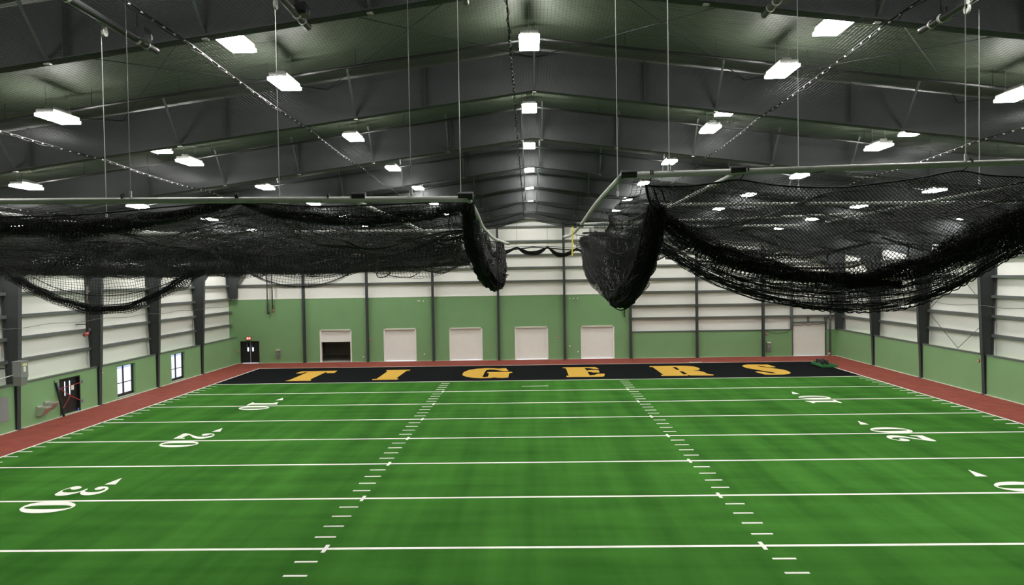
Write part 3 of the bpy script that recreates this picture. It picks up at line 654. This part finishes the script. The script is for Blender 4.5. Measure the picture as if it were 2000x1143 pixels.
# leaning bundle of poles, tape over the door
e = empty('leaning_pole', (-26.8, -11.75, 0)); tag(e, 'long dark pole leaning against the wall beside the taped door', 'pole')
m = MB(); m.bar((-26.80, -11.78, .0), (-26.93, -12.22, 2.0), .09, .10); m.build('pole_shaft', 'black', e)
m = MB(); m.bar((-26.93, -12.22, 2.0), (-26.935, -12.25, 2.14), .07, .09); m.build('pole_tip', 'kick', e)
e = empty('barrier_tape', (-26.95, -10.9, 1.0)); tag(e, 'red tape strips crossed over the dark door on the left wall', 'tape')
for p, q in (((-11.95, 1.60), (-10.9, 1.62)), ((-10.9, 1.62), (-9.75, 1.68)), ((-12.0, 1.72), (-10.9, 1.05)), ((-11.7, .30), (-10.9, 1.05)), ((-10.9, 1.05), (-9.8, .55)), ((-10.95, 1.0), (-10.85, 1.1))):
    m = MB(); m.bar((-26.975, p[0], p[1]), (-26.975, q[0], q[1]), .012, .035); m.build('tape_strip', 'tape', e)
for y, z in ((-9.75, 1.70), (-9.78, .55), (-11.9, 1.66), (-10.2, .12)):
    m = MB(); m.box(-26.98, -26.96, y-.05, y+.05, z-.09, z+.09); m.build('tape_patch', 'blue', e)
m = MB(); m.box(-26.98, -26.965, -10.80, -10.56, 1.36, 1.62); m.build('paper_notice', 'paper', e)
# extinguisher
e = empty('fire_extinguisher', (26.3, 12.75, 0)); tag(e, 'red fire extinguisher standing at the wall right of the white sectional door', 'fire extinguisher')
m = MB(); m.tube([(26.3, 12.75, .02), (26.3, 12.75, .04), (26.3, 12.75, .40), (26.3, 12.75, .46), (26.3, 12.75, .50)], [.07, .085, .085, .06, .03], 14); m.build('cylinder_body', 'red', e, smooth=True)
m = MB(); m.tube([(26.3, 12.75, .14), (26.3, 12.75, .3)], .088, 14); m.build('label_band', 'paper', e)
m = MB(); m.box(26.27, 26.33, 12.66, 12.78, .50, .53); m.tube([(26.3, 12.7, .5), (26.22, 12.66, .4), (26.21, 12.66, .2)], .012, 6); m.build('valve', 'black', e)
# cable draped over the sectional door
m = MB(); z = 2.86
pts = [(20.7, 12.9, 2.34), (21.2, 12.9, 2.12), (22.0, 12.9, 2.05), (22.6, 12.9, 2.15), (23.1, 12.9, 2.62), (23.3, 12.9, 2.76), (23.8, 12.9, 2.72), (24.1, 12.9, 2.80), (24.6, 12.9, 2.74), (25.0, 12.9, 2.80), (25.4, 12.9, 2.78), (25.6, 12.9, 2.85), (26.25, 12.9, 2.95), (26.35, 12.9, 2.75), (26.4, 12.9, 1.6), (26.38, 12.9, .5)]
m.tube(pts, .022, 6); tag(m.build('power_cable', 'black'), 'black cable draped across the top of the white sectional door', 'cable')
m = MB(); m.box(26.44, 26.56, 12.9, 12.98, .02, 5.6); tag(m.build('corner_conduit', 'girt'), 'thin grey upright conduit in the far right corner', 'conduit')

# turf groomer
gx, gy = 23.0, 5.9
e = empty('turf_groomer', (gx, gy, 0)); tag(e, 'small green tow-behind turf groomer with two wheels parked on the end zone corner', 'groomer')
m = MB()
for p, q in (((-.55, -1.1), (.55, -1.1)), ((-.55, 1.0), (.55, 1.0)), ((-.55, -1.1), (-.55, 1.0)), ((.55, -1.1), (.55, 1.0)), ((-.55, 0), (.55, 0)), ((-.2, 0), (-.2, 1.5)), ((-.55, -.5), (.55, -.5))):
    m.bar((gx+p[0], gy+p[1], .22), (gx+q[0], gy+q[1], .22), .06, .06)
m.bar((gx-.45, gy-.3, .24), (gx-.1, gy+.5, .50), .05, .05); m.bar((gx-.2, gy, .25), (gx-.2, gy+.05, .52), .05, .05); m.build('groomer_frame', 'mower_green', e)
for yy in (-1.22, -.72, .72):
    m = MB(); m.box(gx-.62, gx+.62, gy+yy-.05, gy+yy+.05, .05, .17); m.build('brush_bar', 'mower_green', e)
for xx in (-.62, .62):
    m = MB(); m.box(gx+xx-.03, gx+xx+.03, gy-1.25, gy+.8, .10, .16); m.build('side_rail', 'mower_green', e)
for xx, yy in ((.10, -.30), (.10, .35), (-.25, -.30), (-.25, .35)):
    m = MB(); m.tube([(gx+xx-.10, gy+yy, .27), (gx+xx+.10, gy+yy, .27)], .27, 24); wh = m.build('wheel', 'tyre', e)
    m = MB(); m.tube([(gx+xx-.11, gy+yy, .27), (gx+xx+.11, gy+yy, .27)], .14, 18); m.build('hub', 'white_paint', wh)
# ------------------------------------------------------------------ ceiling net
SEAMS = [-26.4, -20.0, -13.6, -7.1, -.62, 6.9, 13.5, 20.0, 26.4]
FR = [-45, -37.2, -29.35, -22.25, -15.25, -8.1, -1.1, 5.9, 10.3]
def netz(X, Y):
    X = np.asarray(X, float); Y = np.asarray(Y, float)
    base = 13.32-.13*np.abs(X)-.016*(Y+29.35)-.09
    i = np.clip(np.searchsorted(SEAMS, X)-1, 0, len(SEAMS)-2); s = np.array(SEAMS); u = (X-s[i])/(s[i+1]-s[i])
    j = np.clip(np.searchsorted(FR, Y)-1, 0, len(FR)-2); f = np.array(FR); v = (Y-f[j])/(f[j+1]-f[j])
    amp = np.clip((Y+34)*.011, .03, .45)
    sag = (.06+amp*.9)*4*u*(1-u)*(.55+.45*4*v*(1-v))+(.05+amp*.35)*4*v*(1-v)
    rip = amp*.05*np.sin(X*2.3+Y*.6)*np.sin(Y*1.1+X*.3)
    return base-sag+rip
cn = empty('ceiling_net', (0, -17, 13)); tag(cn, 'wide dark safety net hung under the whole roof with clipped rope seams', 'net')
st = Strands(); CELL = .08; TR = .0026
xs = np.linspace(-26.4, 26.4, 90)
for ya in np.arange(-43.5, 10.3, CELL*100):
    ys = np.arange(ya, min(ya+CELL*100, 10.3), CELL)
    X, Y = np.meshgrid(xs, ys); st.add(np.stack([X, Y, netz(X, Y)], 2), TR)
ys = np.linspace(-43.5, 10.3, 84)
xx = np.arange(-26.4, 26.4, CELL); X, Y = np.meshgrid(xx, ys, indexing='ij'); st.add(np.stack([X, Y, netz(X, Y)], 2), TR)
o = st.build('net_mesh', 'ceiling_net', cn); o['kind'] = 'stuff'
for sx in SEAMS:
    ys = np.linspace(-43.5, 10.3, 160); z = netz(np.full_like(ys, sx), ys)
    m = MB(); m.tube([(sx, y, zz) for y, zz in zip(ys, z)], .018, 5)
    m.tube([(sx+.05*math.sin(k*1.9), y, zz-.05-.02*math.sin(k*2.7)) for k, (y, zz) in enumerate(zip(ys, z))], .010, 4); m.build('seam_rope', 'net', cn)
    m = MB()
    for y in np.arange(-43.5, 10.2, .40):
        zz = float(netz(sx, y)); m.box(sx-.014, sx+.014, y-.03, y+.03, zz-.035, zz+.003)
    o = m.build('seam_clips', 'clip', cn); o['kind'] = 'stuff'
m = MB(); m.tube([(x, 10.3, float(netz(x, 10.29))) for x in np.linspace(-26.4, 26.4, 160)], .03, 5); m.build('end_rope', 'net', cn)

# ------------------------------------------------------------------ hoists for the cages
SH = [(-7.58, 'left outer'), (-4.53, 'left middle'), (-1.40, 'left inner'), (1.28, 'right inner'), (4.40, 'right middle'), (7.40, 'right outer')]
for x, t in SH:
    z = float(zb(x, -38))-.32; e = empty('hoist_shaft', (x, -39, z)); tag(e, 'black horizontal hoist tube under the roof, %s of the six' % t, 'hoist', 'black hoist tubes under the roof')
    m = MB(); m.tube([(x, -50, z), (x, -37.7, z)], .07, 16); m.build('shaft_tube', 'shaft', e, smooth=False)
    for ya, yb in ((-38.42, -38.36), (-38.08, -38.05), (-40.5, -40.44)):
        m = MB(); m.tube([(x, ya, z), (x, yb, z)], .082, 14); m.build('collar', 'clip', e)
    m = MB(); m.box(x+.05, x+.2, -38.5, -38.25, z-.02, z+.2); m.build('brake_housing', 'shaft', e)
    for ya in (-38.45, -42.4):
        m = MB(); m.box(x-.03, x+.03, ya, ya+.06, z+.03, z+.55); m.build('bearing_bracket', 'shaft', e)
    m = MB(); m.tube([(x+.12, -38.2, z+.1), (x+.18, -38.2, z+.1)], .055, 12); m.build('limit_wheel', 'clip', e)
    m = MB(); m.tube([(x-.10, -39.30, z-.16), (x-.06, -39.30, z-.16)], .08, 14); m.box(x-.1, x-.05, -39.34, -39.26, z-.16, z+.02); m.build('pulley', 'clip', e)
    m = MB(); m.tube([(x-.03, -48, z+.02), (x-.06, -42, z+.08), (x-.04, -39.9, z+.065), (x-.08, -39.30, z-.10)], .013, 6); m.tube([(x-.10, -48, z+.05), (x-.11, -43, z-.02), (x-.05, -40.1, z+.062)], .013, 6); m.build('hoist_rope', 'cable', e)
def hang(x0, y0, ztop, x1, y1, zbot, label):
    e = empty('hoist_cable', (x1, y1, zbot)); tag(e, label, 'cable', 'thin cables holding the cage frames')
    m = MB(); m.tube([(x0, y0, ztop), (x1, y1, zbot)], .0065, 6); m.build('cable_line', 'cable', e)
    m = MB(); m.tube([(x1, y1, zbot), (x1, y1, zbot+.09)], .02, 8); m.build('end_fitting', 'clip', e)
YN, YF = -41.85, -39.3
def zpipe(side, x): return (8.66-.014*(x+1.1)) if side < 0 else (8.945+.014*(x-1.1))
for side, lst in ((-1, [(255, 'left cage, far left cable at its near pipe'), (803, 'left cage, right cable at its near pipe')]), (1, [(1307, 'right cage, left cable at its near pipe'), (1886, 'right cage, right cable at its near pipe')])):
    for px, t in lst:
        p = at(px, 378 if side < 0 else 322, YN); x = p[0]; z = zpipe(side, x)+.045
        hang(x, YN, zb(x, YN)-.1, x, YN, z, 'thin pale cable down to the '+t)
for x, side, t in ((-7.72, -1, 'left cage, leftmost of its three rear cables'), (-4.62, -1, 'left cage, middle one of its three rear cables'), (-1.42, -1, 'left cage, rightmost of its three rear cables'), (1.32, 1, 'right cage, leftmost of its three rear cables'), (4.44, 1, 'right cage, middle one of its three rear cables'), (7.52, 1, 'right cage, rightmost of its three rear cables')):
    hang(x, YF, zb(x, -38)-.48, x, YF, zpipe(side, x)-.02, 'thin pale cable down to the '+t)

# ------------------------------------------------------------------ batting cages
def pipe(par, pts, r=.043, name='frame_pipe'):
    m = MB(); m.tube(catmull(np.array(pts), max(2, 8*(len(pts)-1))) if len(pts) > 2 else pts, r, 14); return m.build(name, 'pipe', par, smooth=True)
def coupler(par, a, b, r=.056):
    m = MB(); m.tube([a, b], r, 16); return m.build('coupler', 'coupler', par, smooth=False)
def ring(par, pts_c, r=.05):
    m = MB()
    for c in pts_c:
        c = Vector(c); m.tube([c+Vector((-.008, 0, 0)), c+Vector((.008, 0, 0))], r, 12)
    m.build('pipe_tie', 'net', par)

# ---- left cage
CL = empty('batting_cage', (-5.2, -36, 8.6)); tag(CL, 'raised left batting cage of pale pipes with black netting bunched up under it', 'batting cage', None)
zl = lambda x: zpipe(-1, x)
pipe(CL, [(-10.4, YN, zl(-10.4)), (-1.08, YN, zl(-1.08))])
pipe(CL, [tuple(at(914, 388, YN)), tuple(at(929, 415, -39.5)), tuple(at(945, 447, -35.3)), tuple(at(967, 467, -31)), tuple(at(992, 476, -27.6))])
for x in (-2.66, -8.9): pipe(CL, [(x, YN, zl(x)-.03), (x+.03, -36, zl(x)-.06), (x, -27.8, zl(x)-.10)], .036)
for y in (-36.9, -32.0, -28.2): pipe(CL, [(-10.4, y, zl(-10)-.10-.016*(y+41.85)), (-1.2, y, zl(-1.2)-.07-.012*(y+41.85)+(.0 if y > -33 else 0))], .038)
coupler(CL, tuple(at(688, 383.5, YN)), tuple(at(714, 383.3, YN))); coupler(CL, tuple(at(895, 383, YN)), tuple(at(924, 382.5, YN)))
coupler(CL, tuple(at(986, 474.6, -28.3)), tuple(at(993, 476.2, -27.5)), .045)
ring(CL, [tuple(at(q, 384, YN)) for q in (240, 462, 466, 642)])
def netpart(par, grids, name, r=.0042, ropes=(), diamonds=()):
    s_ = Strands()
    for g in diamonds: s_.diamond(g, r)
    for g in grids: s_.grid(g, r)
    for p in ropes:
        c = catmull(np.asarray(p[0], float), max(10, int(6*len(p[0])))); s_.add(c, p[1], 6)
    o = s_.build(name, 'net', par); o['kind'] = 'stuff'; return o
Yb = -41.6
# gathered front wall along the near pipe
netpart(CL, [bundle(A_([(-130, 442), (0, 446), (120, 449), (240, 441), (340, 424), (420, 406), (466, 394)], Yb), [.17, .18, .185, .17, .14, .09, .035], 60, .05),
             bundle(A_([(466, 394), (520, 408), (600, 419), (700, 424), (800, 420), (870, 408), (910, 398)], Yb+.05), [.035, .09, .13, .14, .13, .11, .10], 46, .05)], 'front_net_roll',
        ropes=[(A_([(-130, 425), (0, 424), (150, 420), (330, 404), (466, 393)], Yb-.03), .012), (A_([(466, 393), (540, 399), (620, 403), (740, 400), (880, 394)], Yb-.03), .012)])
netpart(CL, [sheet([A_([(468, 394), (540, 399), (620, 403), (740, 400), (880, 394)], Yb), A_([(468, 396), (540, 410), (620, 425), (740, 430), (885, 412)], Yb+.1), A_([(472, 398), (545, 440), (630, 462), (745, 464), (895, 440)], Yb+.5)], .062, .0042, .015),
             sheet([A_([(430, 405), (470, 395), (560, 410)], Yb+.1), A_([(340, 455), (450, 440), (600, 455)], Yb+.7), A_([(250, 490), (440, 480), (640, 490)], Yb+1.9)], .068, .0042, .02)], 'front_net_wall')
# sagging roof net and layers of gathered side walls behind it
def roofnet(x0, x1, y0, y1, sup, zf, sagv, cell, jit=.03, r=.0042, xs_=1.9):
    nx = int((x1-x0)/cell); ny = int((y1-y0)/cell); X, Y = np.meshgrid(np.linspace(x0, x1, nx), np.linspace(y0, y1, ny), indexing='ij')
    j = np.clip(np.searchsorted(sup, Y.ravel())-1, 0, len(sup)-2).reshape(Y.shape); f = np.array(sup); v = (Y-f[j])/(f[j+1]-f[j])
    sg = np.array(sagv)[j]
    Z = np.vectorize(zf)(X)-.06-.012*(Y-y0)-sg*4*v*(1-v)*(.7+.3*np.cos(X*xs_))-.10*(1-np.cos((X-x0)*2*math.pi/3.1))
    Z += smooth_noise(Z.shape, 9, jit*1.5)
    G = np.stack([X, Y, Z], 2); G[..., 0] += smooth_noise(Z.shape, 7, jit); G[..., 1] += smooth_noise(Z.shape, 7, jit); return G
netpart(CL, [roofnet(-10.2, -1.15, YN, -27.9, [YN, -36.9, -32.0, -27.9], zl, [.42, .55, .62], .066)], 'roof_net', .0040)
netpart(CL, [bundle(A_([(-60, 505, -37), (60, 512, -37), (180, 505, -37), (300, 508, -37), (420, 503, -37), (560, 510, -37), (700, 502, -37), (900, 490, -37)]), [.20, .22, .2, .23, .2, .2, .2, .17], 44, .075, 2.0),
             bundle(A_([(-60, 518, -31.5), (60, 524, -31.5), (200, 528, -31.5), (320, 531, -31.5), (460, 524, -31.5), (600, 527, -31.5), (740, 520, -31.5), (915, 508, -31.5)]), [.16, .17, .2, .2, .18, .2, .17, .14], 44, .085, 2.0),
             bundle(A_([(-60, 522, -30.2), (60, 527, -30.2), (200, 529, -30.2), (320, 531, -30.2), (460, 526, -30.2), (600, 526, -30.2), (740, 521, -30.2), (915, 509, -30.2)]), [.13, .14, .15, .15, .14, .14, .12, .1], 60, .07, 1.4),
             bundle(A_([(-60, 488, -33), (150, 492, -33), (330, 488, -33), (560, 492, -33), (900, 478, -33)]), [.24, .26, .27, .26, .22], 40, .09, 2.2),
             bundle(A_([(-60, 470, -39), (150, 478, -39), (330, 486, -39), (560, 480, -39), (760, 478, -39), (915, 462, -39)]), [.12, .14, .12, .13, .12, .1], 26, .075, 2.6)], 'gathered_net', .0045)
netpart(CL, [sheet([A_([(-60, y0+8), (120, y0+6), (300, y0+3), (480, y0), (640, y0+2), (780, y0-4), (915, y0-12)], Y_) for y0 in ys_], c_, .0042, .02) for Y_, ys_, c_ in ((-30.6, (480, 496, 514, 531), .05), (-33.2, (466, 484, 504, 524), .055), (-29.0, (486, 502, 518, 533), .055))], 'far_net_wall', .0040)
# swags hanging below
netpart(CL, [sheet([A_([(28, 538), (100, 541), (200, 543), (300, 536), (402, 524)], -36.2), A_([(27, 539), (100, 556), (200, 570), (300, 560), (404, 525)], -36.1), A_([(26, 541), (100, 574), (185, 594), (290, 580), (406, 526)], -36.0), A_([(25, 543), (95, 588), (175, 611), (260, 607), (350, 567), (408, 527)], -36.0)], .066, .0042, .014),
             bundle(A_([(12, 535), (60, 563), (120, 590), (180, 606), (245, 602), (305, 580), (355, 550), (402, 524)], -36.0), [.12, .11, .10, .09, .08, .09, .12, .12], 40, .055, 1.3)], 'hanging_swag', .0044,
        ropes=[(A_([(60, 540), (120, 566), (200, 578), (290, 566), (380, 532)], -36.1), .009), (A_([(40, 545), (110, 580), (190, 596), (280, 585), (390, 530)], -36.05), .009)])
netpart(CL, [sheet([A_([(480, 528), (530, 532), (600, 534), (650, 532), (700, 524)], -33.5), A_([(480, 529), (530, 545), (600, 552), (650, 545), (700, 525)], -33.5), A_([(478, 530), (530, 556), (585, 563), (640, 556), (705, 526)], -33.4)], .075, .0042, .015),
             bundle(A_([(478, 529), (530, 553), (590, 561), (645, 552), (702, 525)], -33.4), [.03, .03, .03, .03, .03], 8, .07)], 'hanging_swag', .0044)
netpart(CL, [sheet([A_([(738, 528), (800, 528), (860, 524), (915, 508)], -33.8), A_([(738, 535), (800, 538), (860, 533), (915, 512)], -33.8), A_([(742, 540), (790, 543), (850, 540), (915, 516)], -33.7)], .075, .0042, .015)], 'hanging_swag', .0044,
        ropes=[(A_([(742, 524), (736, 534), (738, 541), (746, 542), (756, 539), (762, 532), (755, 526)], -33.8), .014), (A_([(756, 536), (775, 541), (800, 542), (822, 531)], -33.8), .010)])
# thick roll hanging off the right corner pipe
netpart(CL, [bundle(A_([(912, 396, -41.5), (914, 430, -41.3), (920, 470, -40.9), (930, 506, -40.4), (945, 535, -39.6), (962, 552, -38.5), (974, 545, -36.5), (979, 515, -34), (976, 478, -31.0)]), [.10, .115, .13, .15, .145, .13, .12, .12, .10], 80, .042, .8),
             bundle(A_([(947, 455, -35.2), (953, 490, -35.6), (958, 520, -36.5), (962, 545, -38.0), (966, 558, -38.6)]), [.08, .16, .19, .16, .05], 40, .06, 1.2),
             sheet([A_([(908, 398, -41.5), (925, 420, -40.2), (942, 452, -35.8)]), A_([(912, 440, -41.2), (930, 455, -39.8), (948, 475, -35.9)]), A_([(918, 490, -40.8), (940, 505, -39.4), (960, 505, -36.2)])], .06, .0042, .02)], 'corner_roll', .0045,
        ropes=[(A_([(952, 520, -38.4), (958, 560, -38.4), (966, 563, -38.4), (974, 556, -38.3), (972, 520, -38.2)]), .012), (A_([(885, 400), (876, 440), (888, 462), (905, 458)], -41.2), .008)])
m = MB(); m.tube([tuple(at(949, 462, -34.9)), tuple(at(952, 478, -34.9))], .022, 4); tag(m.build('yellow_strap', 'yellow', CL), 'yellow strap')

# ---- right cage
CR = empty('batting_cage', (5.2, -36, 8.9)); tag(CR, 'raised right batting cage of pale pipes with black netting swagged under it', 'batting cage', None)
zr_ = lambda x: zpipe(1, x)
pipe(CR, [(1.08, YN, zr_(1.08)), (10.4, YN, zr_(10.4))])
pipe(CR, [tuple(at(1214, 345, YN)), tuple(at(1164, 399, -37.2)), tuple(at(1134, 440, -31.0)), tuple(at(1118, 458, -27.6)), tuple(at(1102, 463, -25.4))])
pipe(CR, [(2.63, YN, zr_(2.6)-.03), (2.60, -36, zr_(2.6)-.06), (2.6, -27.8, zr_(2.6)-.1)], .036)
pipe(CR, [tuple(at(2060, 347, -40.6)), tuple(at(1614, 433, -31.4))], .036)
for (a, b) in ((at(1129, 438, -31.3), at(1700, 417, -31.0)), (at(1140, 444, -28.2), at(1560, 440, -28.2)), (at(1250, 400, -36.8), at(2020, 395, -36.8))):
    pipe(CR, [tuple(a), tuple(b)], .034)
coupler(CR, tuple(at(1213, 341, YN)), tuple(at(1243, 340, YN))); coupler(CR, tuple(at(1426, 333, YN)), tuple(at(1455, 331.5, YN))); coupler(CR, tuple(at(1127, 438.5, -31.3)), tuple(at(1137, 438, -31.3)), .06)
coupler(CR, tuple(at(1103, 463, -25.5)), tuple(at(1101, 463, -25.2)), .05)
ring(CR, [tuple(at(q, 341-(q-1213)*.0375, YN)) for q in (1270, 1274, 1460, 1896)])
Yc = -41.65
TOP = [(1262, 362), (1300, 364), (1350, 363), (1400, 357), (1443, 351), (1500, 360), (1560, 365), (1640, 366), (1720, 358), (1800, 347), (1873, 334), (1930, 342), (2000, 346), (2090, 350)]
netpart(CR, [], 'front_net_wall', .0055, diamonds=[sheet([A_(TOP, Yc), A_([(1268, 382), (1310, 398), (1400, 412), (1500, 420), (1620, 425), (1750, 412), (1873, 390), (2000, 392), (2090, 395)], Yc+.12), A_([(1274, 400), (1310, 428), (1400, 452), (1500, 470), (1620, 480), (1750, 465), (1873, 430), (2000, 420), (2090, 420)], Yc+.35), A_([(1280, 418), (1320, 450), (1400, 490), (1520, 528), (1640, 540), (1760, 528), (1873, 480), (1960, 440), (2090, 430)], Yc+.45)], .062, .0045, .010)],
        ropes=[(A_(TOP, Yc), .013), (A_([(1262, 360), (1266, 385), (1274, 405), (1280, 420)], Yc), .020), (A_([(1276, 364), (1282, 385), (1292, 408), (1300, 420)], Yc+.05), .014), (A_([(1266, 362), (1290, 370), (1300, 395)], Yc), .009),
               (A_([(1272, 338), (1271, 350), (1268, 362)], YN), .008), (A_([(1457, 333), (1450, 345), (1443, 352)], YN), .008), (A_([(1897, 320), (1885, 330), (1873, 335)], YN), .008)])
netpart(CR, [bundle(A_([(1280, 412), (1320, 448), (1370, 482), (1440, 515), (1520, 540), (1620, 556), (1760, 558)], Yc+.35), [.08, .14, .17, .17, .14, .09, .05], 52, .055, 1.5),
             bundle(A_([(1286, 430), (1340, 476), (1400, 508), (1480, 534), (1580, 550)], Yc+.5), [.05, .11, .12, .08, .02], 30, .06, 1.3),
             bundle(A_([(1400, 498), (1500, 522), (1600, 536), (1700, 535), (1800, 515), (1880, 485)], Yc+.4), [.08, .11, .12, .12, .12, .12], 18, .06, 2.6),
             bundle(A_([(1400, 530), (1500, 560), (1620, 572), (1740, 568), (1860, 535)], Yc+.45), [.03, .04, .03, .05, .08], 10, .06, 1.6),
             bundle(A_([(1560, 540), (1680, 546), (1760, 535), (1830, 512), (1890, 480), (1950, 450), (2090, 410)], Yc+.4), [.05, .08, .12, .17, .21, .25, .26], 60, .055, 1.5),
             bundle(A_([(1820, 520), (1890, 488), (1950, 462), (2090, 440)], Yc+.5), [.06, .16, .22, .25], 44, .06, 1.3)], 'front_net_roll', .0045)
low = [A_([(1290, 470), (1380, 520), (1480, 552), (1620, 566), (1760, 560), (1860, 530), (1960, 480), (2060, 445)], Yc+.6), A_([(1292, 478), (1380, 530), (1480, 566), (1620, 582), (1760, 576), (1860, 545), (1960, 492), (2060, 450)], Yc+.55),
       A_([(1295, 486), (1380, 538), (1480, 576), (1620, 596), (1760, 588), (1860, 558), (1960, 502), (2060, 456)], Yc+.5), A_([(1298, 490), (1370, 536), (1430, 557), (1500, 583), (1580, 601), (1660, 608), (1740, 604), (1800, 592), (1870, 562), (1960, 510), (2060, 462)], Yc+.45)]
edge = [tuple(p) for p in catmull(low[-1], 130)]
edge2 = [(p[0], p[1], p[2]-.028*abs(math.sin(i*1.1))) for i, p in enumerate(edge)]
netpart(CR, [sheet(low, .066, .0052, .018), sheet([q+np.array((.03, .12, .01)) for q in low], .085, .005, .03), sheet([q+np.array((0, .3, .05)) for q in low[:3]], .07, .005, .03)]
        + [bundle(np.array(low[k])+np.array((0, .05, dz)), [.01, .03, .035, .03, .035, .03, .01], 7, .07, 2.0) for k, dz in ((0, 0), (1, 0), (1, -.07), (2, 0), (2, -.06))], 'hanging_swag', .0050,
        ropes=[(np.array(edge2), .009), (low[-1]+np.array((0, 0, .03)), .008)])
# left end: folds running back along the side pipe
U = []
for k in range(9):
    f = k/8
    p0 = (1152-20*f**1.5, 458+6*f, -30.5+1.5*f); b0 = (1185-40*f, 455+88*f, -33); b1 = (1205+0*f, 462+134*f, -36.5); b2 = (1235+6*f, 452+118*f, -39); p1 = (1275+6*f, 408+18*f, -41.5)
    mid = (1262+3*f, 430+75*f, -40.6)
    U.append(A_([p0, b0, b1, b2, mid, p1]))
netpart(CR, [sheet(U, .055, .0045, .007, rowcell=.035), sheet([q+np.array((.04, .2, -.01)) for q in U[2:]], .06, .0045, .008, rowcell=.045),
             bundle(A_([(1282, 402, -41.6), (1278, 440, -41.5), (1268, 485, -41.3), (1252, 528, -41.0), (1232, 562, -40.4), (1212, 582, -39.5), (1192, 575, -38.2)]), [.12, .15, .165, .17, .17, .14, .08], 84, .042, .8),
             bundle(A_([(1141, 464, -29.6), (1147, 500, -30.2), (1152, 530, -31.0), (1160, 550, -32)]), [.10, .14, .15, .09], 60, .06, .6),
             bundle(A_([(1150, 465, -30), (1160, 510, -32), (1176, 548, -34.5), (1194, 578, -37.0), (1210, 592, -39)]), [.08, .13, .13, .12, .06], 50, .06, 1.2)], 'corner_roll', .0045,
        ropes=[(A_([(1186, 560, -38.8), (1192, 590, -38.8), (1210, 606, -38.9), (1232, 596, -39.2), (1252, 560, -40.2), (1272, 500, -41)]), .011)] + [(U[k], .007) for k in (2, 4, 6, 7)])
netpart(CR, [sheet([A_([(1188, 418, -37.5), (1215, 430, -39), (1245, 424, -40.3), (1272, 408, -41.4)]), A_([(1192, 440, -37.5), (1215, 448, -39), (1245, 444, -40.3), (1272, 425, -41.3)]), A_([(1185, 456, -37.0), (1212, 466, -39), (1245, 462, -40.3), (1274, 445, -41.3)])], .06, .0045, .012),
             sheet([A_([(1152, 446, -32), (1172, 455, -33.5), (1192, 452, -35.5)]), A_([(1150, 458, -32), (1172, 468, -33.5), (1190, 470, -35.5)])], .06, .0045, .012),
             bundle(A_([(1188, 418, -37.5), (1192, 440, -37.4), (1182, 455, -36)]), [.03, .035, .03], 14, .05)], 'side_net', .0045,
        ropes=[(A_([(1188, 418, -37.5), (1215, 431, -39), (1245, 424, -40.3), (1274, 404, -41.4)]), .012), (A_([(1124, 459, -29.5), (1150, 461, -30.5), (1175, 461, -31.5)]), .012)])
netpart(CR, [roofnet(1.25, 10.2, YN, -27.9, [YN, -36.9, -32.0, -27.9], zr_, [.40, .60, .75], .072)], 'roof_net', .0038)
netpart(CR, [bundle(A_([(1290, 470, -33), (1420, 490, -33), (1560, 502, -33), (1640, 490, -33), (1700, 474, -33)]), [.07, .08, .09, .07, .02], 26, .08, 1.6),
             bundle(A_([(1722, 464, -33), (1770, 478, -33), (1850, 490, -33), (1960, 490, -33), (2060, 480, -33)]), [.02, .08, .12, .14, .14], 28, .08, 1.6),
             bundle(A_([(1300, 500, -37), (1450, 515, -37), (1640, 522, -37), (1700, 508, -37)]), [.05, .05, .05, .02], 14, .08, 1.8)], 'gathered_net', .0045)
m = MB(); m.bar(tuple(at(1118.5, 443, -28.2)), tuple(at(1117.5, 500, -28.2)), .045, .01); tag(m.build('yellow_strap', 'yellow', CR), 'yellow strap')

# ------------------------------------------------------------------ divider net gathered up at the far end
DV = empty('divider_net', (1, 8, 9.6)); tag(DV, 'black divider net gathered up in scallops in front of the white end wall', 'net')
Yd = 8.0
pk = [(-12.5, 9.95), (-8.9, 10.0), (-5.1, 9.95), (-1.25, 9.98), (1.28, 9.98), (3.7, 9.80), (6.3, 9.9), (9.5, 9.9), (13, 9.9)]
gr = []
for (xa, za), (xb, zb2) in zip(pk[:-1], pk[1:]):
    gr.append(bundle([(xa, Yd, za-.05), ((2*xa+xb)/3, Yd, min(za, zb2)-.50), ((xa+2*xb)/3, Yd, min(za, zb2)-.50), (xb, Yd, zb2-.05)], [.05, .15, .17, .15, .05], 60, .10, .8))
netpart(DV, gr, 'gathered_net', .014, ropes=[([(xa, Yd, za) for xa, za in pk], .02)])
m = MB(); m.tube([(-14, Yd+1.2, 9.2), (-5.1, Yd+1.2, 9.4), (.1, Yd+1.2, 9.98), (6, Yd+1.2, 9.45), (13, Yd+1.2, 9.2)], .05, 6); m.build('rear_rope', 'net', DV)
for xa, za in pk:
    m = MB(); m.tube([(xa, Yd, za), (xa, Yd, zb(xa, Yd)+.3)], .012, 5); m.build('lift_line', 'girt', DV)
